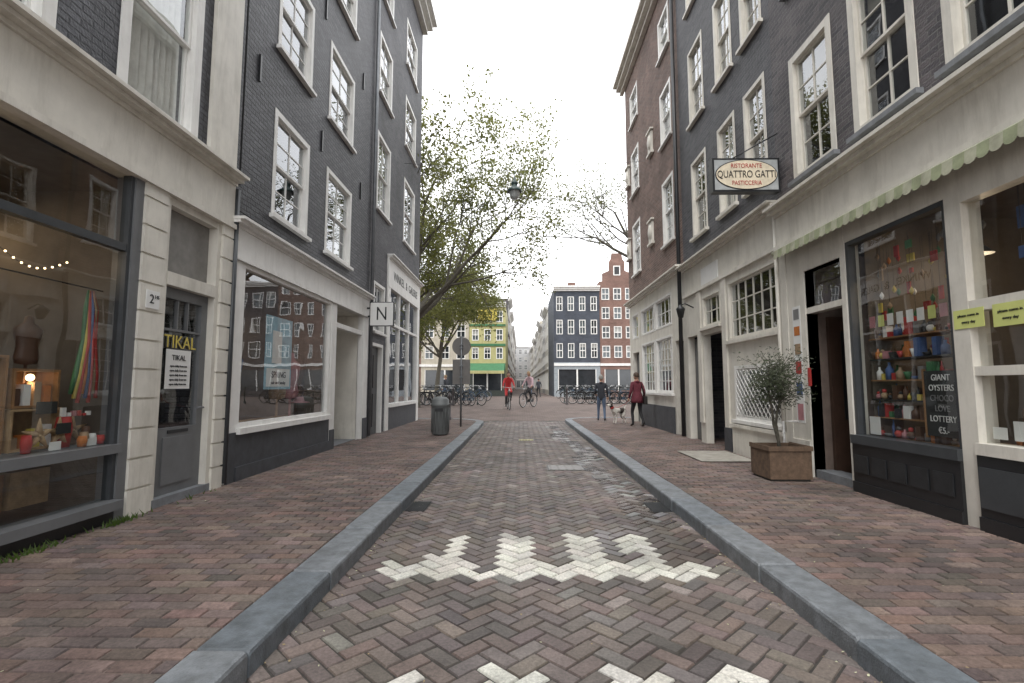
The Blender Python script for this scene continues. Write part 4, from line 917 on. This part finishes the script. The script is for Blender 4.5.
BK=[bike_mesh(mat('bike_black',(.015,.015,.017),.35)),bike_mesh(mat('bike_red',(.16,.025,.02),.35)),bike_mesh(mat('bike_blue',(.04,.08,.13),.35))]
def bike(x,y,ang,k=0,lean=.06,name='parked_bicycle'):
    o=bpy.data.objects.new(name,BK[k]); o.location=(x,y,gz(y)); o.rotation_euler=(0,lean,ang); COL.objects.link(o); return o
for i in range(13): bike(-7.6+i*.42+R.uniform(-.1,.1),27.5+R.uniform(-.4,.4),R.uniform(.5,1.6)+ (3.14 if R.random()<.5 else 0),R.choice([0,0,0,1,2]),R.uniform(-.12,.12))
for i in range(9): bike(3.1+i*.5,29.7+R.uniform(-.5,.5),R.uniform(.5,1.5),R.choice([0,0,0,2]),R.uniform(-.12,.12))
for i in range(6): bike(-5.2+i*.5,36+R.uniform(-.5,.5),R.uniform(.5,1.8),R.choice([0,0,2]),.08)
for i in range(6): bike(3.6+i*.6,42+R.uniform(-.5,.5),R.uniform(.5,1.8),R.choice([0,0,2]),.08)
# ------------------------------------------------------------------ PEOPLE
def skin(name,joints,edges,root,parent,assign,sub=2):
    bm=bmesh.new(); lay=bm.verts.layers.skin.verify(); vs={}
    for k,(p,r) in joints.items():
        v=bm.verts.new(p); rr=r if isinstance(r,tuple) else (r,r); v[lay].radius=rr; v[lay].use_root=(k==root); vs[k]=v
    for a,b_ in edges: bm.edges.new((vs[a],vs[b_]))
    me=bpy.data.meshes.new(name); bm.to_mesh(me); bm.free()
    o=bpy.data.objects.new('tmp',me); COL.objects.link(o)
    m=o.modifiers.new('s','SKIN'); m.use_smooth_shade=True; m2=o.modifiers.new('u','SUBSURF'); m2.levels=sub; m2.render_levels=sub
    dg=bpy.context.evaluated_depsgraph_get(); dg.update(); ev=o.evaluated_get(dg); nm=bpy.data.meshes.new_from_object(ev)
    bpy.data.objects.remove(o)
    nm.materials.clear(); ml=[]
    for p in nm.polygons:
        c=p.center; best=None;bd=1e9
        for (a,b_,mm) in assign:
            A=Vector(joints[a][0]);B=Vector(joints[b_][0]); ab=B-A; t=max(0,min(1,(c-A).dot(ab)/max(1e-9,ab.length_squared))); ra=joints[a][1]; rb_=joints[b_][1]
            ra=ra[0] if isinstance(ra,tuple) else ra; rb_=rb_[0] if isinstance(rb_,tuple) else rb_
            dd=(c-(A+ab*t)).length-(ra+(rb_-ra)*t)
            if dd<bd: bd=dd;best=mm
        if best not in ml: ml.append(best); nm.materials.append(best)
        p.material_index=ml.index(best); p.use_smooth=True
    nm.name=name; ob=bpy.data.objects.new(name,nm); COL.objects.link(ob); ob.parent=parent; return ob
EYE=mat('eye_dark',(.02,.015,.01),.3); LIP=mat('lip',(.35,.12,.1),.5)
def head(parent,c,hairm,tilt=0,long=False,s=1.0,hat=None):
    mb=MB(); n=14
    c=Vector(c)
    mb.ball((0,0,0),.1,SKINM,n,.78,.95,1.22)
    mb.ball((0,.03,-.06),.06,SKINM,8,.85,.95,.9)
    mb.tube([(0,.088,.02),(0,.112,-.018),(0,.085,-.03)],[.007,.014,.008],SKINM,6)
    for sx in (-1,1):
        mb.ball((sx*.03,.083,.012),.011,WHI,6,1.2,.6,.7); mb.ball((sx*.03,.0895,.012),.006,EYE,6)
        mb.ball((sx*.078,-.005,-.005),.022,SKINM,6,.4,.8,1.3); mb.tube([(sx*.045,.082,.036),(sx*.018,.09,.038)],.004,hairm,4)
    mb.tube([(-.022,.085,-.052),(0,.092,-.05),(.022,.085,-.052)],.005,LIP,5)
    k=mb.mi(hairm); rows,cols=9,20; rr=.112
    grid=[]
    for a in range(rows+1):
        row=[]
        for q in range(cols):
            t=2*math.pi*q/cols; front=math.sin(t)
            mx=1.15+ (1.05 if long else .75)*(1-front)/2; ph=mx*a/rows
            x=rr*.82*math.sin(ph)*math.cos(t); y=rr*1.0*math.sin(ph)*math.sin(t)-.008; z=rr*1.22*math.cos(ph)
            if long and a==rows and front<.1: z-=.07
            row.append(len(mb.v)); mb.v.append((x,y,z+.006))
        grid.append(row)
    for a in range(rows):
        for q in range(cols):
            mb.f.append((grid[a][q],grid[a+1][q],grid[a+1][(q+1)%cols],grid[a][(q+1)%cols])); mb.m.append(k); mb.sm.append(True)
    o=mb.build('head',parent); o.location=c; o.rotation_euler=(tilt,0,0); o.scale=(s,s,s); return o
def hand(mb,p,d,side):
    p=Vector(p); d=Vector(d).normalized(); s=Vector((side,0,0)); s=(s-d*s.dot(d)).normalized(); u=d.cross(s).normalized()
    mb.tube([p-d*.02,p+d*.03,p+d*.075],[.024,.036,.034],SKINM,8)
    for k,(o_,l) in enumerate(((-.026,.062),(-.009,.075),(.009,.07),(.026,.055))):
        a=p+d*.07+u*o_; mb.tube([a,a+d*l*.5-s*.008,a+d*l-s*.03],[.0095,.0088,.006],SKINM,5)
    a=p+d*.02-u*.03; mb.tube([a,a+d*.03-u*.02-s*.01,a+d*.055-u*.022-s*.02],[.012,.010,.007],SKINM,5)
def person(name,loc,yaw,H,top,trous,shoe,hairm,pose,long=False,coat=False,scale=None,female=False):
    root=empty(name,loc); root.rotation_euler=(0,0,yaw); k=H/1.75; root.scale=(k,k,k)
    if pose=='walk':
        J=dict(pel=((0,0,.95),(.15,.115)),waist=((0,.0,1.1),(.135,.10)),chest=((0,.01,1.3),(.165,.12)),neck=((0,.0,1.46),.06),hb=((0,.02,1.56),.05),
          lsh=((-.17,0,1.41),.062),lel=((-.235,-.05,1.14),.047),lwr=((-.24,.10,.92),.03),
          rsh=((.17,0,1.41),.062),rel=((.235,-.07,1.14),.047),rwr=((.24,.03,.90),.03),
          lhp=((-.09,0,.88),.095),lkn=((-.10,.16,.50),.058),lan=((-.10,.10,.10),.04),lto=((-.10,.26,.045),.038),
          rhp=((.09,0,.88),.095),rkn=((.10,.0,.49),.058),ran=((.10,-.24,.14),.04),rto=((.11,-.12,.04),.038))
        hc=(0,.035,1.64); hands=((J['lwr'][0],(0,.35,-.9),-1),(J['rwr'][0],(0,.2,-1),1)); tilt=0
    elif pose=='stand':
        J=dict(pel=((0,0,.95),(.15,.115)),waist=((0,.0,1.1),(.135,.10)),chest=((0,.01,1.3),(.165,.12)),neck=((0,.0,1.46),.06),hb=((0,.02,1.56),.05),
          lsh=((-.17,0,1.41),.062),lel=((-.23,-.03,1.14),.047),lwr=((-.2,.16,1.02),.03),
          rsh=((.17,0,1.41),.062),rel=((.23,-.03,1.14),.047),rwr=((.24,.05,.90),.03),
          lhp=((-.09,0,.88),.095),lkn=((-.11,.10,.49),.058),lan=((-.12,.14,.09),.04),lto=((-.13,.27,.04),.038),
          rhp=((.09,0,.88),.095),rkn=((.11,.0,.49),.058),ran=((.12,-.18,.11),.04),rto=((.13,-.05,.04),.038))
        hc=(0,.035,1.64); hands=((J['lwr'][0],(.1,.8,-.3),-1),(J['rwr'][0],(0,.2,-1),1)); tilt=0
    else:
        J=dict(pel=((0,-.28,1.03),(.15,.13)),waist=((0,-.24,1.17),(.135,.105)),chest=((0,-.14,1.37),(.16,.12)),neck=((0,-.09,1.53),.06),hb=((0,-.05,1.62),.05),
          lsh=((-.17,-.12,1.47),.062),lel=((-.25,.0,1.24),.046),lwr=((-.28,.12,1.10),.03),
          rsh=((.17,-.12,1.47),.062),rel=((.25,.0,1.24),.046),rwr=((.28,.12,1.10),.03),
          lhp=((-.09,-.26,.98),.095),lkn=((-.12,.17,.85),.06),lan=((-.12,-.13,.52),.04),lto=((-.12,-.03,.47),.036),
          rhp=((.09,-.26,.98),.095),rkn=((.12,.10,.66),.06),ran=((.12,-.08,.25),.04),rto=((.12,.04,.19),.036))
        hc=(0,-.03,1.70); hands=((J['lwr'][0],(0,.25,-.6),-1),(J['rwr'][0],(0,.25,-.6),1)); tilt=-.1
    E=[('pel','waist'),('waist','chest'),('chest','neck'),('neck','hb'),('chest','lsh'),('lsh','lel'),('lel','lwr'),('chest','rsh'),('rsh','rel'),('rel','rwr'),
       ('pel','lhp'),('lhp','lkn'),('lkn','lan'),('lan','lto'),('pel','rhp'),('rhp','rkn'),('rkn','ran'),('ran','rto')]
    A=[('pel','waist',top),('waist','chest',top),('neck','hb',SKINM),('chest','neck',top),('lsh','lel',top),('lel','lwr',top),('rsh','rel',top),('rel','rwr',top),
       ('lhp','lkn',top if coat and pose=='ride' else trous),('lkn','lan',trous),('lan','lto',shoe),('rhp','rkn',top if coat and pose=='ride' else trous),('rkn','ran',trous),('ran','rto',shoe)]
    skin('body',J,E,'pel',root,A)
    if coat and pose!='ride':
        mb=MB(); mb.lathe((0,.0,0),[(.135,1.12),(.165,1.0),(.18,.88),(.19,.78),(.175,.78)],top,18,1.1,.95); mb.build('coat_skirt',root)
    head(root,hc,hairm,tilt,long)
    mb=MB()
    for p,d,s_ in hands: hand(mb,p,d,s_)
    mb.tube([Vector(J['neck'][0])+Vector((0,0,-.03)),Vector(J['neck'][0])+Vector((0,.005,.035))],[.085,.07],top,12)
    mb.build('hands_and_collar',root); return root
HB=mat('hair_brown',(.06,.035,.02),.6); HG=mat('hair_grey',(.25,.24,.22),.7); HBL=mat('hair_blond',(.3,.2,.1),.6); HK=mat('hair_black',(.015,.012,.01),.5)
MAR=mat('maroon_jacket',(.13,.022,.035),.8,.3,20,.2); NAV=mat('navy_jacket',(.03,.033,.042),.8,.3,20,.2); JEAN=mat('jeans',(.09,.125,.19),.85,.25,20,.2); BLK=mat('black_trousers',(.02,.02,.022),.8); REDC=mat('red_coat',(.45,.03,.03),.75); PNK=mat('pale_pink_top',(.5,.35,.38),.8); SHOE=mat('shoe',(.03,.025,.02),.5)
person('walking_woman',(3.52,15.2,.125),.25,1.62,MAR,BLK,SHOE,HB,'walk',coat=True,long=False)
person('walking_man',(2.85,17.7,.125),-.15,1.6,NAV,JEAN,SHOE,HG,'stand')
def rider(x,y,yaw,top,trous,hair,k,coat,long):
    person('cyclist',(x,y,gz(y)),yaw,1.72,top,trous,SHOE,hair,'ride',coat=coat,long=long)
    o=bpy.data.objects.new('bicycle',BK[k]); COL.objects.link(o); o.location=(x,y,gz(y)); o.rotation_euler=(0,0,yaw)
rider(-.55,24,math.pi+.12,REDC,BLK,HB,0,True,True)
rider(.42,25.5,math.pi-.55,PNK,BLK,HBL,0,False,True)
person('pedestrian',(1.7,46,.32),.2,1.72,NAV,BLK,SHOE,HK,'walk'); person('pedestrian',(1.0,48,.32),3.0,1.7,MAR,JEAN,SHOE,HB,'walk'); person('pedestrian',(-4.6,31,.32),1.2,1.7,NAV,JEAN,SHOE,HBL,'walk')
s=empty('shoulder_bag',(3.72,15.1,.125)); mb=MB(); mb.wbox(-.04,.06,-.12,.12,.68,.92,HK); mb.tube([(0,-.1,.92),(-.1,-.02,1.33),(0,.1,.92)],.01,HK,5); mb.build('bag',s)
DW=mat('dog_white_fur',(.6,.57,.52),.9,.15,30,.4,90); DB=mat('dog_dark_fur',(.05,.04,.035),.9,.2,30,.4,90)
root=empty('dog',(3.2,16.5,.125)); root.rotation_euler=(0,0,2.2)
J=dict(hip=((0,-.22,.43),(.085,.09)),mid=((0,-.03,.43),(.078,.085)),ch=((0,.17,.42),(.09,.115)),nk=((0,.29,.54),.06),hd=((0,.36,.63),.062),sn=((0,.45,.605),.034),ns=((0,.50,.60),.022),
 t1=((0,-.31,.50),.02),t2=((0,-.38,.60),.013),
 lf=((-.065,.17,.34),.045),lfe=((-.065,.14,.24),.026),lfw=((-.065,.17,.11),.018),lfp=((-.065,.20,.022),.021),
 rf=((.065,.17,.34),.045),rfe=((.065,.15,.24),.026),rfw=((.065,.13,.11),.018),rfp=((.065,.16,.022),.021),
 lh=((-.06,-.22,.36),.058),lhk=((-.07,-.15,.25),.035),lhh=((-.07,-.28,.14),.018),lhp=((-.07,-.24,.022),.021),
 rh=((.06,-.22,.36),.058),rhk=((.07,-.17,.25),.035),rhh=((.07,-.31,.14),.018),rhp=((.07,-.28,.022),.021))
E=[('hip','mid'),('mid','ch'),('ch','nk'),('nk','hd'),('hd','sn'),('sn','ns'),('hip','t1'),('t1','t2'),('ch','lf'),('lf','lfe'),('lfe','lfw'),('lfw','lfp'),('ch','rf'),('rf','rfe'),('rfe','rfw'),('rfw','rfp'),('hip','lh'),('lh','lhk'),('lhk','lhh'),('lhh','lhp'),('hip','rh'),('rh','rhk'),('rhk','rhh'),('rhh','rhp')]
A=[(a,b_,DB if (a,b_) in (('hip','mid'),('nk','hd')) else DW) for a,b_ in E]
skin('body',J,E,'mid',root,A)
mb=MB()
for sx in (-1,1):
    mb.tube([(sx*.045,.34,.68),(sx*.075,.35,.66),(sx*.08,.37,.60)],[.02,.022,.008],DB,6); mb.ball((sx*.028,.41,.645),.009,EYE,6)
mb.ball((0,.515,.607),.014,EYE,6); mb.tube([(0,.27,.50),(0,.30,.56)],.066,RED,10); mb.build('ears_eyes_collar',root)
s=empty('dog_leash'); mb=MB(); mb.tube([(3.0,16.35,.66),(3.12,16.0,.68),(3.25,15.6,.80),(3.31,15.32,.93)],.006,RED,5); mb.build('leash',s)
# ------------------------------------------------------------------ CAMERA / LIGHT / WORLD
cam=bpy.data.cameras.new('camera'); co=bpy.data.objects.new('camera',cam); COL.objects.link(co); scene.camera=co
cam.sensor_width=36; cam.lens=500/1024*36; cam.clip_end=3000; cam.clip_start=.05
co.location=(0,0,1.35); co.rotation_euler=(math.radians(90)+math.atan(44.5/500),0,math.atan(8/500))
sl=bpy.data.lights.new('sun','SUN'); so=bpy.data.objects.new('sun',sl); COL.objects.link(so); sl.energy=1.5; sl.angle=math.radians(25); sl.color=(1,.97,.92)
el,az=math.radians(58),math.radians(200)
dv=Vector((math.sin(az)*math.cos(el),math.cos(az)*math.cos(el),math.sin(el))); so.rotation_euler=dv.to_track_quat('Z','Y').to_euler(); so.location=(0,-5,30)
wd=bpy.data.worlds.new('World'); scene.world=wd; wd.use_nodes=True; n=wd.node_tree; bg=n.nodes['Background']
sk=n.nodes.new('ShaderNodeTexSky'); sk.sky_type='NISHITA'; sk.sun_disc=False; sk.sun_elevation=el; sk.sun_rotation=az; sk.dust_density=3
hs=n.nodes.new('ShaderNodeHueSaturation'); hs.inputs['Saturation'].default_value=.3; n.links.new(sk.outputs[0],hs.inputs['Color'])
mx=n.nodes.new('ShaderNodeMix'); mx.data_type='RGBA'; mx.inputs['Factor'].default_value=.8; n.links.new(hs.outputs[0],mx.inputs['A']); mx.inputs['B'].default_value=(23,23.2,23.6,1)
n.links.new(mx.outputs['Result'],bg.inputs['Color']); bg.inputs['Strength'].default_value=.13
scene.view_settings.view_transform='Standard'; scene.view_settings.look='None'; scene.view_settings.exposure=0
